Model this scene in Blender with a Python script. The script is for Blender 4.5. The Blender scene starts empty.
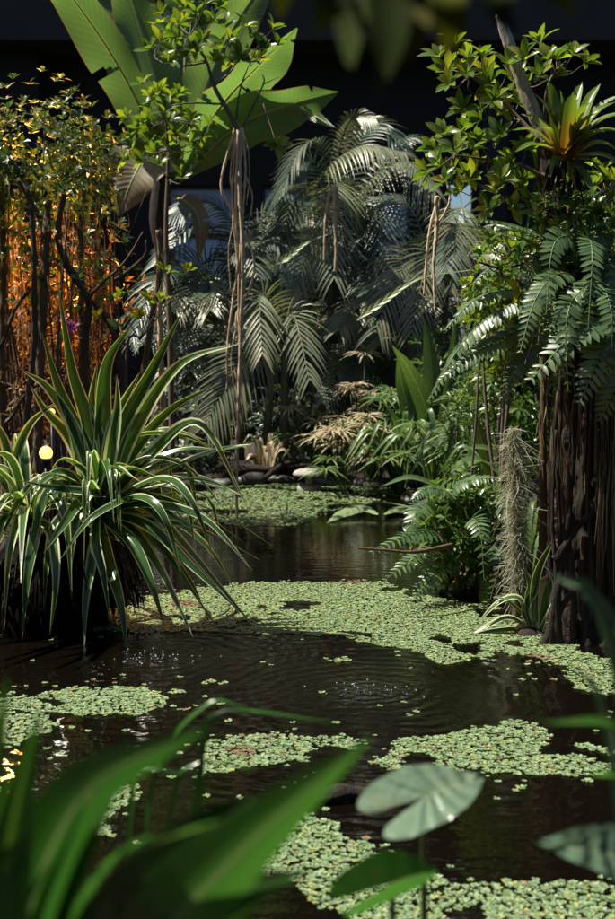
import bpy, math, random
import numpy as np
from mathutils import Vector as V, Matrix, noise as mnoise
random.seed(7); np.random.seed(7)
R = math.radians
S = bpy.context.scene
COL = S.collection

# ------------------------------------------------------------------ camera
CH, PITCH, FPX, CX, CY = 1.6, R(5.86), 1262.0, 307.5, 459.5
cd = bpy.data.cameras.new('camera'); cam = bpy.data.objects.new('camera', cd); COL.objects.link(cam)
cam.location = (0, 0, CH); cam.rotation_euler = (R(90) - PITCH, 0, 0)
cd.sensor_fit = 'VERTICAL'; cd.sensor_height = 36; cd.lens = FPX / 919 * 36
cd.clip_start = 0.05; cd.clip_end = 2000
cd.dof.use_dof = True; cd.dof.focus_distance = 6.8; cd.dof.aperture_fstop = 3.4
S.camera = cam
# ------------------------------------------------------------------ sky, sun, exposure
SUN_TO = V((-0.85, 0.06, 0)).normalized(); SUN_EL = R(61)
w = bpy.data.worlds.new('World'); S.world = w; w.use_nodes = True
nt = w.node_tree; bg = nt.nodes['Background']; sk = nt.nodes.new('ShaderNodeTexSky')
sk.sky_type = 'NISHITA'; sk.sun_disc = False; sk.sun_elevation = SUN_EL
sk.sun_rotation = math.atan2(SUN_TO.x, SUN_TO.y)
nt.links.new(sk.outputs[0], bg.inputs[0]); bg.inputs[1].default_value = 0.06
sl = bpy.data.lights.new('sun', 'SUN'); sl.energy = 5.0; sl.angle = R(0.6); sl.color = (1, .93, .80)
so = bpy.data.objects.new('sun', sl); COL.objects.link(so)
sv = SUN_TO * math.cos(SUN_EL) + V((0, 0, math.sin(SUN_EL)))
so.rotation_euler = sv.to_track_quat('Z', 'Y').to_euler(); so.location = (-12, 4, 20)
S.view_settings.view_transform = 'Standard'; S.view_settings.look = 'None'
S.view_settings.exposure = 0.95; S.view_settings.gamma = 1
S.cycles.use_denoising = True; S.cycles.max_bounces = 8; S.cycles.transparent_max_bounces = 6
S.cycles.diffuse_bounces = 3; S.cycles.glossy_bounces = 3; S.cycles.transmission_bounces = 4
S.cycles.caustics_reflective = False; S.cycles.caustics_refractive = False
S.cycles.sample_clamp_indirect = 4.0

FW = V((0, math.cos(PITCH), -math.sin(PITCH))); UP = V((0, math.sin(PITCH), math.cos(PITCH)))
def P(x, y, Y):
    d = FW + V((1, 0, 0)) * ((x - CX) / FPX) + UP * ((CY - y) / FPX)
    return V((0, 0, CH)) + d * (Y / d.y)
def W(x, y, z=0.0):
    d = FW + V((1, 0, 0)) * ((x - CX) / FPX) + UP * ((CY - y) / FPX)
    return V((0, 0, CH)) + d * ((z - CH) / d.z)
def U(a, b): return random.uniform(a, b)

# ------------------------------------------------------------------ materials
def nodes(name):
    m = bpy.data.materials.new(name); m.use_nodes = True
    t = m.node_tree; return m, t, t.nodes, t.links, t.nodes['Principled BSDF']
def N(ns, typ, **kw):
    n = ns.new(typ)
    for k, v in kw.items(): setattr(n, k, v)
    return n
def math_node(t, op, a, b=None, c=None):
    n = t.nodes.new('ShaderNodeMath'); n.operation = op
    for i, v in enumerate((a, b, c)):
        if v is None: continue
        if isinstance(v, (int, float)): n.inputs[i].default_value = v
        else: t.links.new(v, n.inputs[i])
    return n.outputs[0]
def mix_col(t, fac, a, b, mode='MIX'):
    n = t.nodes.new('ShaderNodeMix'); n.data_type = 'RGBA'; n.blend_type = mode
    for i, v in ((0, fac), (6, a), (7, b)):
        if isinstance(v, (int, float)): n.inputs[i].default_value = v
        elif isinstance(v, tuple): n.inputs[i].default_value = (*v, 1) if len(v) == 3 else v
        else: t.links.new(v, n.inputs[i])
    return n.outputs[2]
def ramp(t, fac, stops):
    n = t.nodes.new('ShaderNodeValToRGB'); e = n.color_ramp.elements
    e[0].position, e[0].color = stops[0][0], (*stops[0][1], 1)
    e[1].position, e[1].color = stops[-1][0], (*stops[-1][1], 1)
    for p, c in stops[1:-1]:
        q = e.new(p); q.color = (*c, 1)
    t.links.new(fac, n.inputs[0]); return n.outputs[0]
def rnd(t):
    g = t.nodes.new('ShaderNodeNewGeometry'); o = t.nodes.new('ShaderNodeObjectInfo')
    return math_node(t, 'FRACT', math_node(t, 'ADD', g.outputs['Random Per Island'], o.outputs['Random']))
def objco(t):
    return t.nodes.new('ShaderNodeTexCoord').outputs['Object']
def uvx(t):
    n = t.nodes.new('ShaderNodeSeparateXYZ'); t.links.new(t.nodes.new('ShaderNodeTexCoord').outputs['UV'], n.inputs[0]); return n.outputs[0], n.outputs[1]
def noise_tex(t, scale, detail=3, vec=None, rough=.55):
    n = t.nodes.new('ShaderNodeTexNoise'); n.inputs['Scale'].default_value = scale; n.inputs['Detail'].default_value = detail
    n.inputs['Roughness'].default_value = rough
    t.links.new(vec if vec is not None else objco(t), n.inputs['Vector']); return n.outputs['Fac']
def bump(t, h, strength, dist, bs):
    b = t.nodes.new('ShaderNodeBump'); b.inputs['Strength'].default_value = strength; b.inputs['Distance'].default_value = dist
    t.links.new(h, b.inputs['Height']); t.links.new(b.outputs[0], bs.inputs['Normal']); return b
def leaf_finish(m, t, bs, col, tcol, trans, rough):
    t.links.new(col, bs.inputs['Base Color']); bs.inputs['Roughness'].default_value = rough
    bs.inputs['Specular IOR Level'].default_value = .5
    tr = t.nodes.new('ShaderNodeBsdfTranslucent'); t.links.new(tcol, tr.inputs[0])
    mx = t.nodes.new('ShaderNodeMixShader'); mx.inputs[0].default_value = trans
    t.links.new(bs.outputs[0], mx.inputs[1]); t.links.new(tr.outputs[0], mx.inputs[2])
    t.links.new(mx.outputs[0], t.nodes['Material Output'].inputs['Surface']); return m
def leaf_mat(name, stops, trans=.35, rough=.38, tgain=(1.5, 1.5, .6), rib=.0, spots=.25, veins=0, vs=.16, vb=.35, spec=.5, edge=0, quilt=0):
    m, t, ns, ln, bs = nodes(name)
    c = ramp(t, rnd(t), stops)
    nz = noise_tex(t, 9, 4)
    c = mix_col(t, math_node(t, 'MULTIPLY', math_node(t, 'GREATER_THAN', nz, .60), spots), c, (.16, .12, .035))
    u, v = uvx(t)
    if rib:
        d = math_node(t, 'ABSOLUTE', math_node(t, 'SUBTRACT', u, .5))
        k = math_node(t, 'MULTIPLY', math_node(t, 'LESS_THAN', d, .035), rib)
        c = mix_col(t, k, c, (.30, .33, .14))
    if edge:
        d = math_node(t, 'ADD', math_node(t, 'ABSOLUTE', math_node(t, 'SUBTRACT', u, .5)), math_node(t, 'MULTIPLY', noise_tex(t, 6, 4), .11))
        c = mix_col(t, math_node(t, 'GREATER_THAN', d, .535), c, (.24, .15, .08))
    if veins:
        d = math_node(t, 'ABSOLUTE', math_node(t, 'SUBTRACT', u, .5))
        s = math_node(t, 'SINE', math_node(t, 'MULTIPLY', math_node(t, 'SUBTRACT', v, math_node(t, 'MULTIPLY', d, .18)), veins))
        bump(t, math_node(t, 'ADD', s, math_node(t, 'MULTIPLY', noise_tex(t, 38, 3), quilt)) if quilt else s, vb, .004, bs)
        c = mix_col(t, math_node(t, 'MULTIPLY', math_node(t, 'MULTIPLY', math_node(t, 'ADD', s, 1), .5), vs), c, (.03, .06, .012))
    tc = mix_col(t, 1.0, c, (*tgain,), 'MULTIPLY')
    leaf_finish(m, t, bs, c, tc, trans, rough); bs.inputs['Specular IOR Level'].default_value = spec; return m
def bark_mat(name, a, b, scale=30, bumpd=.012, rough=.85, stretch=(1, 1, .15), dirt=.6):
    m, t, ns, ln, bs = nodes(name)
    mp = N(ns, 'ShaderNodeMapping'); mp.inputs['Scale'].default_value = stretch; ln.new(objco(t), mp.inputs[0])
    n1 = noise_tex(t, scale, 6, mp.outputs[0], .65); n2 = noise_tex(t, 3.5, 3)
    c = ramp(t, n1, [(.3, a), (.7, b)])
    c = mix_col(t, math_node(t, 'MULTIPLY', n2, dirt), c, tuple(x * .45 for x in a))
    ln.new(c, bs.inputs['Base Color']); bs.inputs['Roughness'].default_value = rough
    bump(t, n1, .9, bumpd, bs); return m
def plain(name, c, rough=.7, metal=0, c2=None, sc=12):
    m, t, ns, ln, bs = nodes(name)
    k = ramp(t, noise_tex(t, sc, 5), [(.3, c), (.75, c2 or tuple(x * .65 for x in c))])
    ln.new(k, bs.inputs['Base Color']); bs.inputs['Roughness'].default_value = rough; bs.inputs['Metallic'].default_value = metal
    bump(t, noise_tex(t, sc * 4, 4), .3, .004, bs); return m
def emit(name, c, s):
    m, t, ns, ln, bs = nodes(name)
    bs.inputs['Emission Color'].default_value = (*c, 1); bs.inputs['Emission Strength'].default_value = s
    bs.inputs['Base Color'].default_value = (*c, 1); return m

M = {}
M['tree_leaf'] = leaf_mat('glossy_tree_leaf', [(0, (.05, .11, .018)), (.5, (.09, .17, .025)), (.8, (.15, .22, .03)), (1, (.24, .28, .04))], .45, .30, (1.8, 1.7, .5), rib=.4)
M['thicket_leaf'] = leaf_mat('thicket_leaf', [(0, (.030, .065, .018)), (.6, (.05, .10, .025)), (1, (.10, .15, .03))], .35, .4)
M['shrub_leaf'] = leaf_mat('shrub_leaf', [(0, (.045, .10, .022)), (.6, (.08, .16, .035)), (1, (.16, .23, .05))], .38, .26)
M['fern'] = leaf_mat('fern_leaf', [(0, (.05, .10, .045)), (.6, (.08, .15, .06)), (1, (.13, .19, .075))], .28, .36)
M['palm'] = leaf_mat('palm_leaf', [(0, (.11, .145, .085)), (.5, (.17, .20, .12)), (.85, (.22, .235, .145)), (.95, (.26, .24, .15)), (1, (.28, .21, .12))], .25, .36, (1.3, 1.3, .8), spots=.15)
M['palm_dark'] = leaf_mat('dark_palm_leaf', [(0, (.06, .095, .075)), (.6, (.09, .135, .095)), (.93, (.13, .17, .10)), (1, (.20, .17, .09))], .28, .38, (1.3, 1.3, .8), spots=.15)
M['banana'] = leaf_mat('banana_leaf', [(0, (.11, .175, .07)), (1, (.17, .235, .10))], .48, .34, (1.5, 1.75, .75), rib=.8, veins=230, spots=.14, vs=.15, vb=.3, edge=1)
M['midrib'] = plain('pale_midrib', (.30, .34, .14), .5)
M['banana_dry'] = leaf_mat('dry_banana_leaf', [(0, (.20, .15, .085)), (1, (.28, .22, .12))], .35, .6, (1.1, 1.0, .7), rib=.6, veins=160, spots=.5)
M['canna'] = leaf_mat('canna_leaf', [(0, (.06, .13, .05)), (1, (.13, .20, .08))], .35, .4, (1.4, 1.5, .6), rib=.6, veins=90)
M['sedge'] = leaf_mat('sedge_leaf', [(0, (.06, .13, .035)), (.7, (.11, .19, .05)), (1, (.19, .24, .08))], .3, .4)
M['sedge_dry'] = leaf_mat('dry_sedge_leaf', [(0, (.32, .25, .15)), (.5, (.45, .37, .24)), (1, (.26, .28, .13))], .25, .6, (1.1, 1, .7))
M['float'] = leaf_mat('floating_leaf', [(0, (.11, .19, .075)), (.35, (.18, .265, .125)), (.65, (.235, .33, .165)), (.88, (.29, .37, .205)), (.95, (.33, .36, .09)), (1, (.38, .36, .07))], .15, .55, (1.2, 1.3, .6), spots=.1)
M['float_dead'] = leaf_mat('withered_leaf', [(0, (.14, .09, .05)), (.6, (.22, .14, .08)), (1, (.20, .22, .08))], .15, .7)
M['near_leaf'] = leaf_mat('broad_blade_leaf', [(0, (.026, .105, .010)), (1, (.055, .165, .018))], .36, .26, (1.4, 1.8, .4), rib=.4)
M['near_shaded'] = leaf_mat('shaded_blade_leaf', [(0, (.010, .04, .007)), (1, (.022, .07, .011))], .2, .3, (1.4, 1.9, .4), rib=.3)  # darker copy of the blade leaf, shade among the blades put into its colour
M['shade_leaf'] = leaf_mat('shaded_overhead_leaf', [(0, (.010, .017, .004)), (.7, (.022, .034, .006)), (1, (.08, .09, .012))], .10, .85, spec=.05)  # dark base colour stands in for shade on the overhead leaves
M['arum'] = leaf_mat('arum_leaf', [(0, (.10, .17, .10)), (1, (.15, .22, .14))], .2, .22, (1.2, 1.6, .5), rib=.3, veins=34, vs=.04, vb=.6, quilt=3)
M['fallen'] = leaf_mat('pale_fallen_leaf', [(0, (.22, .30, .14)), (1, (.27, .34, .17))], .25, .45, rib=.5, veins=60)
M['bark'] = bark_mat('dark_wet_bark', (.008, .005, .003), (.05, .030, .016), 34, .04)
M['bark_red'] = bark_mat('reddish_bark', (.07, .04, .02), (.19, .11, .055), 40, .01)
M['thicket_bark'] = bark_mat('thicket_bark', (.03, .022, .014), (.12, .085, .05), 30, .01)
M['fibre'] = bark_mat('fibrous_bark', (.08, .055, .03), (.26, .19, .11), 60, .012)
M['dead'] = bark_mat('grey_dead_wood', (.20, .175, .15), (.52, .47, .41), 40, .012, dirt=.3)
M['twig'] = bark_mat('twig_bark', (.07, .055, .04), (.20, .16, .12), 60, .004)
M['cane'] = bark_mat('tan_aerial_root', (.42, .30, .18), (.70, .56, .39), 40, .006, stretch=(1, 1, .4), dirt=.25)
M['moss'] = leaf_mat('hanging_moss', [(0, (.26, .27, .20)), (.6, (.35, .36, .27)), (1, (.44, .44, .34))], .3, .8, (1, 1, .8), spots=0)
M['dry_leaf'] = leaf_mat('dry_brush_leaf', [(0, (.08, .055, .025)), (.6, (.19, .13, .06)), (1, (.30, .21, .09))], .4, .6, (1.2, 1, .6))
M['root_fibre'] = leaf_mat('root_fibre', [(0, (.09, .06, .03)), (.6, (.17, .12, .06)), (1, (.27, .20, .11))], .1, .8, (1, 1, .8), spots=0)
M['dark_skirt'] = leaf_mat('shade_black_dead_leaf', [(0, (.002, .002, .001)), (.7, (.005, .004, .003)), (1, (.02, .015, .007))], .1, .9, spec=.1)  # near black: shade under the variegated clump put into the dead leaf colour
M['stem_green'] = plain('green_stem', (.10, .16, .04), .5)
M['palm_stem'] = plain('palm_stem', (.14, .15, .10), .6, c2=(.07, .075, .05))
M['soil'] = plain('wet_soil', (.030, .022, .014), .8, c2=(.012, .010, .007), sc=6)
M['rock'] = plain('wet_rock', (.035, .033, .027), .55, c2=(.014, .018, .010), sc=9)
M['stone'] = plain('weathered_concrete', (.36, .34, .30), .8, c2=(.20, .20, .17), sc=18)
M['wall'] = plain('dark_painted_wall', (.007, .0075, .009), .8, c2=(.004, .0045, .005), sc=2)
M['beam'] = plain('grimy_concrete', (.022, .021, .021), .85, c2=(.014, .014, .014), sc=3)
M['metal'] = plain('dark_metal', (.05, .05, .055), .4, .8)
M['orchid'] = leaf_mat('orchid_petal', [(0, (.25, .02, .16)), (1, (.38, .05, .26))], .3, .5, (1.2, .8, 1.2), spots=0)
M['bulb'] = emit('warm_bulb', (1, .38, .08), 2.2)
def varieg():
    m, t, ns, ln, bs = nodes('variegated_blade')
    u, v = uvx(t); d = math_node(t, 'MULTIPLY', math_node(t, 'ABSOLUTE', math_node(t, 'SUBTRACT', u, .5)), 2)
    d = math_node(t, 'ADD', d, math_node(t, 'MULTIPLY', math_node(t, 'SUBTRACT', noise_tex(t, 14, 2), .5), .18))
    g = ramp(t, rnd(t), [(0, (.022, .07, .016)), (.6, (.034, .095, .022)), (1, (.06, .13, .03))])
    st = math_node(t, 'MULTIPLY', math_node(t, 'GREATER_THAN', math_node(t, 'SINE', math_node(t, 'MULTIPLY', d, 34)), .55), .22)
    g = mix_col(t, st, g, (.11, .17, .05))
    thr = math_node(t, 'ADD', .56, math_node(t, 'MULTIPLY', t.nodes.new('ShaderNodeObjectInfo').outputs['Random'], .32))
    c = mix_col(t, math_node(t, 'GREATER_THAN', d, thr), g, (.55, .58, .37))
    tip = math_node(t, 'MULTIPLY', math_node(t, 'GREATER_THAN', v, .975), .8)
    c = mix_col(t, tip, c, (.22, .13, .06))
    return leaf_finish(m, t, bs, c, mix_col(t, 1.0, c, (1.4, 1.5, .6), 'MULTIPLY'), .28, .22)
M['varieg'] = varieg()
def brom():
    m, t, ns, ln, bs = nodes('bromeliad_leaf'); u, v = uvx(t)
    a = ramp(t, v, [(0, (.42, .17, .025)), (.22, (.34, .20, .03)), (.45, (.17, .23, .04)), (1, (.10, .19, .035))])
    c = mix_col(t, math_node(t, 'MULTIPLY', math_node(t, 'GREATER_THAN', rnd(t), .55), .8), a, ramp(t, v, [(0, (.10, .15, .03)), (1, (.07, .15, .03))]))
    return leaf_finish(m, t, bs, c, mix_col(t, 1.0, c, (1.5, 1.5, .5), 'MULTIPLY'), .42, .32)
M['brom'] = brom()
def water_mat():
    m, t, ns, ln, bs = nodes('dark_pond_water')
    g = N(ns, 'ShaderNodeNewGeometry'); pos = g.outputs['Position']
    h = None
    for (x, y, k, amp, fall) in ((155, 657, 80, .0012, 1.0), (365, 690, 74, .0013, 1.1), (480, 600, 60, .0004, .5)):
        c = W(x, y); vd = N(ns, 'ShaderNodeVectorMath', operation='DISTANCE'); ln.new(pos, vd.inputs[0]); vd.inputs[1].default_value = c
        r = math_node(t, 'ADD', vd.outputs['Value'], math_node(t, 'MULTIPLY', noise_tex(t, 1.6, 3, pos), .30))
        q = math_node(t, 'MULTIPLY', math_node(t, 'SINE', math_node(t, 'MULTIPLY', r, k)), math_node(t, 'MULTIPLY', math_node(t, 'POWER', 2.718, math_node(t, 'MULTIPLY', r, -1 / fall)), amp))
        h = q if h is None else math_node(t, 'ADD', h, q)
    for (x, y) in ((155, 657), (365, 690)):
        vd = N(ns, 'ShaderNodeVectorMath', operation='DISTANCE'); ln.new(pos, vd.inputs[0]); vd.inputs[1].default_value = W(x, y)
        e = math_node(t, 'POWER', 2.718, math_node(t, 'MULTIPLY', vd.outputs['Value'], -5.0))
        h = math_node(t, 'ADD', h, math_node(t, 'MULTIPLY', math_node(t, 'MULTIPLY', noise_tex(t, 26, 3, pos), e), .024))
    mp = N(ns, 'ShaderNodeMapping'); mp.inputs['Scale'].default_value = (1, 2.0, 1); ln.new(pos, mp.inputs[0])
    h = math_node(t, 'ADD', h, math_node(t, 'MULTIPLY', noise_tex(t, 7, 3, mp.outputs[0]), .0022))
    b = N(ns, 'ShaderNodeBump'); b.inputs['Strength'].default_value = 1; b.inputs['Distance'].default_value = 1.0
    ln.new(h, b.inputs['Height']); ln.new(b.outputs[0], bs.inputs['Normal'])
    bs.inputs['Base Color'].default_value = (.0030, .0023, .0014, 1); bs.inputs['Roughness'].default_value = .03; bs.inputs['IOR'].default_value = 1.33
    return m
M['water'] = water_mat()
def frosted():
    m, t, ns, ln, bs = nodes('frosted_blue_pane')
    tr = N(ns, 'ShaderNodeBsdfTranslucent'); tr.inputs[0].default_value = (.62, .72, .88, 1)
    bs.inputs['Base Color'].default_value = (.25, .30, .38, 1); bs.inputs['Roughness'].default_value = .5
    mx = N(ns, 'ShaderNodeMixShader'); mx.inputs[0].default_value = .6
    ln.new(bs.outputs[0], mx.inputs[1]); ln.new(tr.outputs[0], mx.inputs[2]); ln.new(mx.outputs[0], ns['Material Output'].inputs[0]); return m
M['pane'] = frosted()
def clear():
    m, t, ns, ln, bs = nodes('clear_pane')
    tr = N(ns, 'ShaderNodeBsdfTransparent'); tr.inputs[0].default_value = (.85, .9, .95, 1)
    gl = N(ns, 'ShaderNodeBsdfGlossy'); gl.inputs['Roughness'].default_value = .02
    mx = N(ns, 'ShaderNodeMixShader'); mx.inputs[0].default_value = .06
    ln.new(tr.outputs[0], mx.inputs[1]); ln.new(gl.outputs[0], mx.inputs[2]); ln.new(mx.outputs[0], ns['Material Output'].inputs[0]); return m
M['glass'] = clear()

# ------------------------------------------------------------------ mesh helpers
def smooth(pts, n):
    pts = [V(p) for p in pts]
    if len(pts) == 2: return [pts[0].lerp(pts[1], i / (n - 1)) for i in range(n)]
    out = []; k = len(pts) - 1
    for i in range(n):
        f = i / (n - 1) * k; j = min(int(f), k - 1); u = f - j
        p1, p2 = pts[j], pts[j + 1]
        p0 = pts[j - 1] if j > 0 else p1 * 2 - p2
        p3 = pts[j + 2] if j + 2 <= k else p2 * 2 - p1
        out.append(.5 * ((2 * p1) + (p2 - p0) * u + (2 * p0 - 5 * p1 + 4 * p2 - p3) * u * u + (3 * p1 - p0 - 3 * p2 + p3) * u ** 3))
    return out
def lerp_list(l, f):
    if not isinstance(l, (list, tuple)): return l
    k = len(l) - 1; x = f * k; j = min(int(x), k - 1) if k else 0
    return l[0] if not k else l[j] + (l[j + 1] - l[j]) * (x - j)
class MB:
    def __init__(s): s.v = []; s.f = []; s.uv = []
    def strip(s, pts, widths, normal, n=10, nu=2, fold=.25, wave=0, twist=0, raw=False):
        c = pts if raw else smooth(pts, n); n = len(c); b = len(s.v); ph = U(0, 6)
        for i, p in enumerate(c):
            f = i / (n - 1); t = (c[min(i + 1, n - 1)] - c[max(i - 1, 0)])
            t = t.normalized() if t.length > 1e-9 else V((0, 0, 1))
            nn = V(normal); sd = t.cross(nn)
            sd = sd.normalized() if sd.length > 1e-6 else t.orthogonal().normalized()
            nn = sd.cross(t).normalized()
            if twist:
                q = Matrix.Rotation(twist * f, 3, t); sd = q @ sd; nn = q @ nn
            hw = lerp_list(widths, f) / 2
            for j in range(nu + 1):
                a = j / nu * 2 - 1
                o = abs(a) * fold * hw + (wave * hw * math.sin(f * 17 + ph + (2 if a > 0 else 0)) * a * a if wave else 0)
                s.v.append(p + sd * (a * hw) + nn * o); s.uv.append((j / nu, f))
        for i in range(n - 1):
            for j in range(nu):
                q = b + i * (nu + 1) + j; s.f.append((q, q + 1, q + nu + 2, q + nu + 1))
    def tube(s, pts, radii, n=8, k=6, rough=0, freq=4, cap=True, ridge=0, nr=7):
        c = smooth(pts, n) if n > len(pts) or len(pts) > 2 else [V(p) for p in pts]; n = len(c); b = len(s.v)
        t0 = (c[1] - c[0]).normalized(); x = t0.orthogonal().normalized(); ph = U(0, 6)
        for i, p in enumerate(c):
            t = (c[min(i + 1, n - 1)] - c[max(i - 1, 0)]).normalized()
            x = (x - t * x.dot(t)).normalized(); y = t.cross(x); r = lerp_list(radii, i / (n - 1))
            for j in range(k):
                a = j / k * 2 * math.pi; rr = r
                d = x * math.cos(a) + y * math.sin(a)
                if ridge: rr *= 1 + ridge * math.sin(nr * a + ph + 2.5 * mnoise.noise(p * 1.5)) * (.6 + .6 * mnoise.noise(p * 2))
                if rough: rr *= 1 + rough * mnoise.noise((p + d * r) * freq) + rough * .5 * mnoise.noise((p + d * r) * freq * 3)
                s.v.append(p + d * rr); s.uv.append((j / k, i / (n - 1)))
        for i in range(n - 1):
            for j in range(k):
                q = b + i * k; s.f.append((q + j, q + (j + 1) % k, q + k + (j + 1) % k, q + k + j))
        if cap:
            s.f.append(tuple(b + (n - 1) * k + j for j in range(k))); s.f.append(tuple(b + k - 1 - j for j in range(k)))
    def box(s, lo, hi):
        b = len(s.v)
        for z in (lo[2], hi[2]):
            for x, y in ((lo[0], lo[1]), (hi[0], lo[1]), (hi[0], hi[1]), (lo[0], hi[1])): s.v.append(V((x, y, z))); s.uv.append((0, 0))
        for q in ((3, 2, 1, 0), (4, 5, 6, 7), (0, 1, 5, 4), (1, 2, 6, 5), (2, 3, 7, 6), (3, 0, 4, 7)): s.f.append(tuple(b + i for i in q))
    def lathe(s, prof, c, k=24, rough=0):
        b = len(s.v); c = V(c)
        for r, z in prof:
            for j in range(k):
                a = j / k * 2 * math.pi; p = c + V((r * math.cos(a), r * math.sin(a), z))
                if rough: p += V((math.cos(a), math.sin(a), .4)) * (r * rough * mnoise.noise(p * 9))
                s.v.append(p); s.uv.append((j / k, 0))
        for i in range(len(prof) - 1):
            for j in range(k): q = b + i * k; s.f.append((q + j, q + (j + 1) % k, q + k + (j + 1) % k, q + k + j))
        s.f.append(tuple(b + (len(prof) - 1) * k + j for j in range(k))); s.f.append(tuple(b + k - 1 - j for j in range(k)))
    def mesh(s, name, mat, off=V((0, 0, 0)), flat=False):
        me = bpy.data.meshes.new(name)
        me.from_pydata([tuple(p - off) for p in s.v], [], s.f)
        uvl = me.uv_layers.new(name='UVMap'); li = np.empty(len(me.loops), dtype=np.int32); me.loops.foreach_get('vertex_index', li)
        uvl.data.foreach_set('uv', np.array(s.uv, dtype=np.float32)[li].ravel())
        if not flat: me.polygons.foreach_set('use_smooth', [True] * len(me.polygons))
        me.materials.append(M[mat]); return me
    def build(s, name, mat, parent=None, flat=False, kind=None):
        off = wl(parent) if parent else V((0, 0, 0))
        o = bpy.data.objects.new(name, s.mesh(name, mat, off, flat)); COL.objects.link(o)
        if parent: o.parent = parent
        if kind: o['kind'] = kind
        return o
def wl(o):
    p = V((0, 0, 0))
    while o is not None: p = p + V(o.location); o = o.parent
    return p
def thing(name, loc, label, cat, group=None):
    o = bpy.data.objects.new(name, None); COL.objects.link(o); o.location = loc; o.empty_display_size = .1
    return tag(o, label, cat, group)
def tag(o, label, cat, group=None):
    o['label'] = label; o['category'] = cat
    if group: o['group'] = group
    return o
def inst(name, me, parent, p, x, y, z, sc):
    """copy of a shared mesh whose local x,y,z axes go to the given unit vectors"""
    o = bpy.data.objects.new(name, me); COL.objects.link(o); o.parent = parent
    q = Matrix((x, y, z)).transposed().to_quaternion()
    o.rotation_mode = 'QUATERNION'; o.rotation_quaternion = q
    o.location = V(p) - wl(parent); o.scale = (sc, sc, sc) if isinstance(sc, (int, float)) else sc
    return o
def frame(d, up):
    """y along d, z near up"""
    y = d.normalized(); x = y.cross(up); x = x.normalized() if x.length > 1e-5 else y.orthogonal().normalized()
    return x, y, x.cross(y).normalized()
def unit_leaf(mat, w=.4, bend=.25, fold=.3, n=6, prof=(.10, .62, .95, 1, .72, .06)):
    mb = MB(); pts = [V((0, i / (n - 1), -bend * (i / (n - 1)) ** 2)) for i in range(n)]
    mb.strip(pts, [q * w for q in prof], V((0, 0, 1)), n=n, nu=2, fold=fold, raw=True)
    return mb.mesh('leaf', mat)
def rand_dir():
    return V((random.gauss(0, 1), random.gauss(0, 1), random.gauss(0, 1))).normalized()
def rosette(parent, p, d, lib, size, n=7, tilt=(35, 75), name='leaf'):
    d = d.normalized(); x = d.orthogonal().normalized(); y = d.cross(x); a0 = U(0, 6)
    for i in range(n):
        a = a0 + i * 2.4 + U(-.25, .25); th = R(U(*tilt) * (.55 + .45 * i / n))
        r = x * math.cos(a) + y * math.sin(a); dd = d * math.cos(th) + r * math.sin(th)
        nn = d * math.sin(th) - r * math.cos(th)
        if nn.z < -.2: nn = (nn + V((0, 0, .8))).normalized()
        X, Y, Z = frame(dd, nn); s = size * U(.65, 1.15)
        inst(name, random.choice(lib), parent, p + dd * .006, X, Y, Z, s)
def leaves_into(mb, p, d, size, n, tilt=(30, 80), w=.42):
    d = d.normalized(); x = d.orthogonal().normalized(); y = d.cross(x); a0 = U(0, 6)
    for i in range(n):
        a = a0 + i * 2.4 + U(-.3, .3); th = R(U(*tilt))
        r = x * math.cos(a) + y * math.sin(a); dd = (d * math.cos(th) + r * math.sin(th)).normalized()
        nn = d * math.sin(th) - r * math.cos(th) + V((0, 0, .5)); s = size * U(.6, 1.2)
        q = [p, p + dd * s * .55, p + dd * s - V((0, 0, .12 * s))]
        mb.strip(q, [.1 * w * s, w * s, .02 * w * s], nn, n=3, nu=2, fold=.25, raw=True)
def frond(mb, pts, leaf, normal, n=30, width=.022, angle=62, lift=.12, droop=.38, rach=.008, lr=None, prof=(.7, .95, 1, .97, .85, .55), t0=.10, jit=.13, ns=4):
    c = smooth(pts, 40); normal = V(normal)
    (lr or mb).tube(c[::3] + [c[-1]], [rach, rach * .7, rach * .3], n=14, k=5)
    for i in range(n):
        f = t0 + (1 - t0) * i / (n - 1); k = min(int(f * 39), 38); p = c[k].lerp(c[k + 1], f * 39 - k)
        t = (c[k + 1] - c[k]).normalized(); sd = t.cross(normal).normalized(); nn = sd.cross(t).normalized()
        an = R(angle + 8 - 38 * f)
        for s in (-1, 1):
            if random.random() < .06: continue
            L = leaf * lerp_list(prof, f) * U(1 - jit, 1 + jit)
            d = (t * math.cos(an) + sd * s * math.sin(an) + nn * lift + rand_dir() * .05).normalized()
            q = [p + d * L * (j / ns) - V((0, 0, droop * L * (j / ns) ** 2)) for j in range(ns + 1)]
            mb.strip(q, [width * .55, width, width * .85, width * .5, .001], nn, n=ns + 1, nu=2, fold=.35, raw=True)
def pinnate(thing_, pts, lmesh, size, normal, n, angle=78, lift=.05, sc_prof=(.55, .95, 1, .9, .65, .25), mat='stem_green', rach=.005, droop=.0, name='frond'):
    """fern frond: the midrib is the part, each leaflet a sub-part"""
    mb = MB(); c = smooth(pts, 40); mb.tube(c[::3] + [c[-1]], [rach, rach * .7, rach * .35], n=14, k=5)
    fr = mb.build(name, mat, thing_)
    for i in range(n):
        f = .12 + .87 * i / (n - 1); k = min(int(f * 39), 38); p = c[k].lerp(c[k + 1], f * 39 - k)
        t = (c[k + 1] - c[k]).normalized(); sd = t.cross(V(normal)).normalized(); nn = sd.cross(t).normalized(); an = R(angle - 22 * f)
        for s in (-1, 1):
            if random.random() < .04: continue
            d = (t * math.cos(an) + sd * s * math.sin(an) + nn * lift - V((0, 0, droop)) + rand_dir() * .08).normalized()
            X, Y, Z = frame(d, nn + rand_dir() * .15); L = size * lerp_list(sc_prof, f) * U(.88, 1.1)
            inst('leaflet', lmesh, fr, p, X, Y, Z, L)
    return fr

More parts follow.
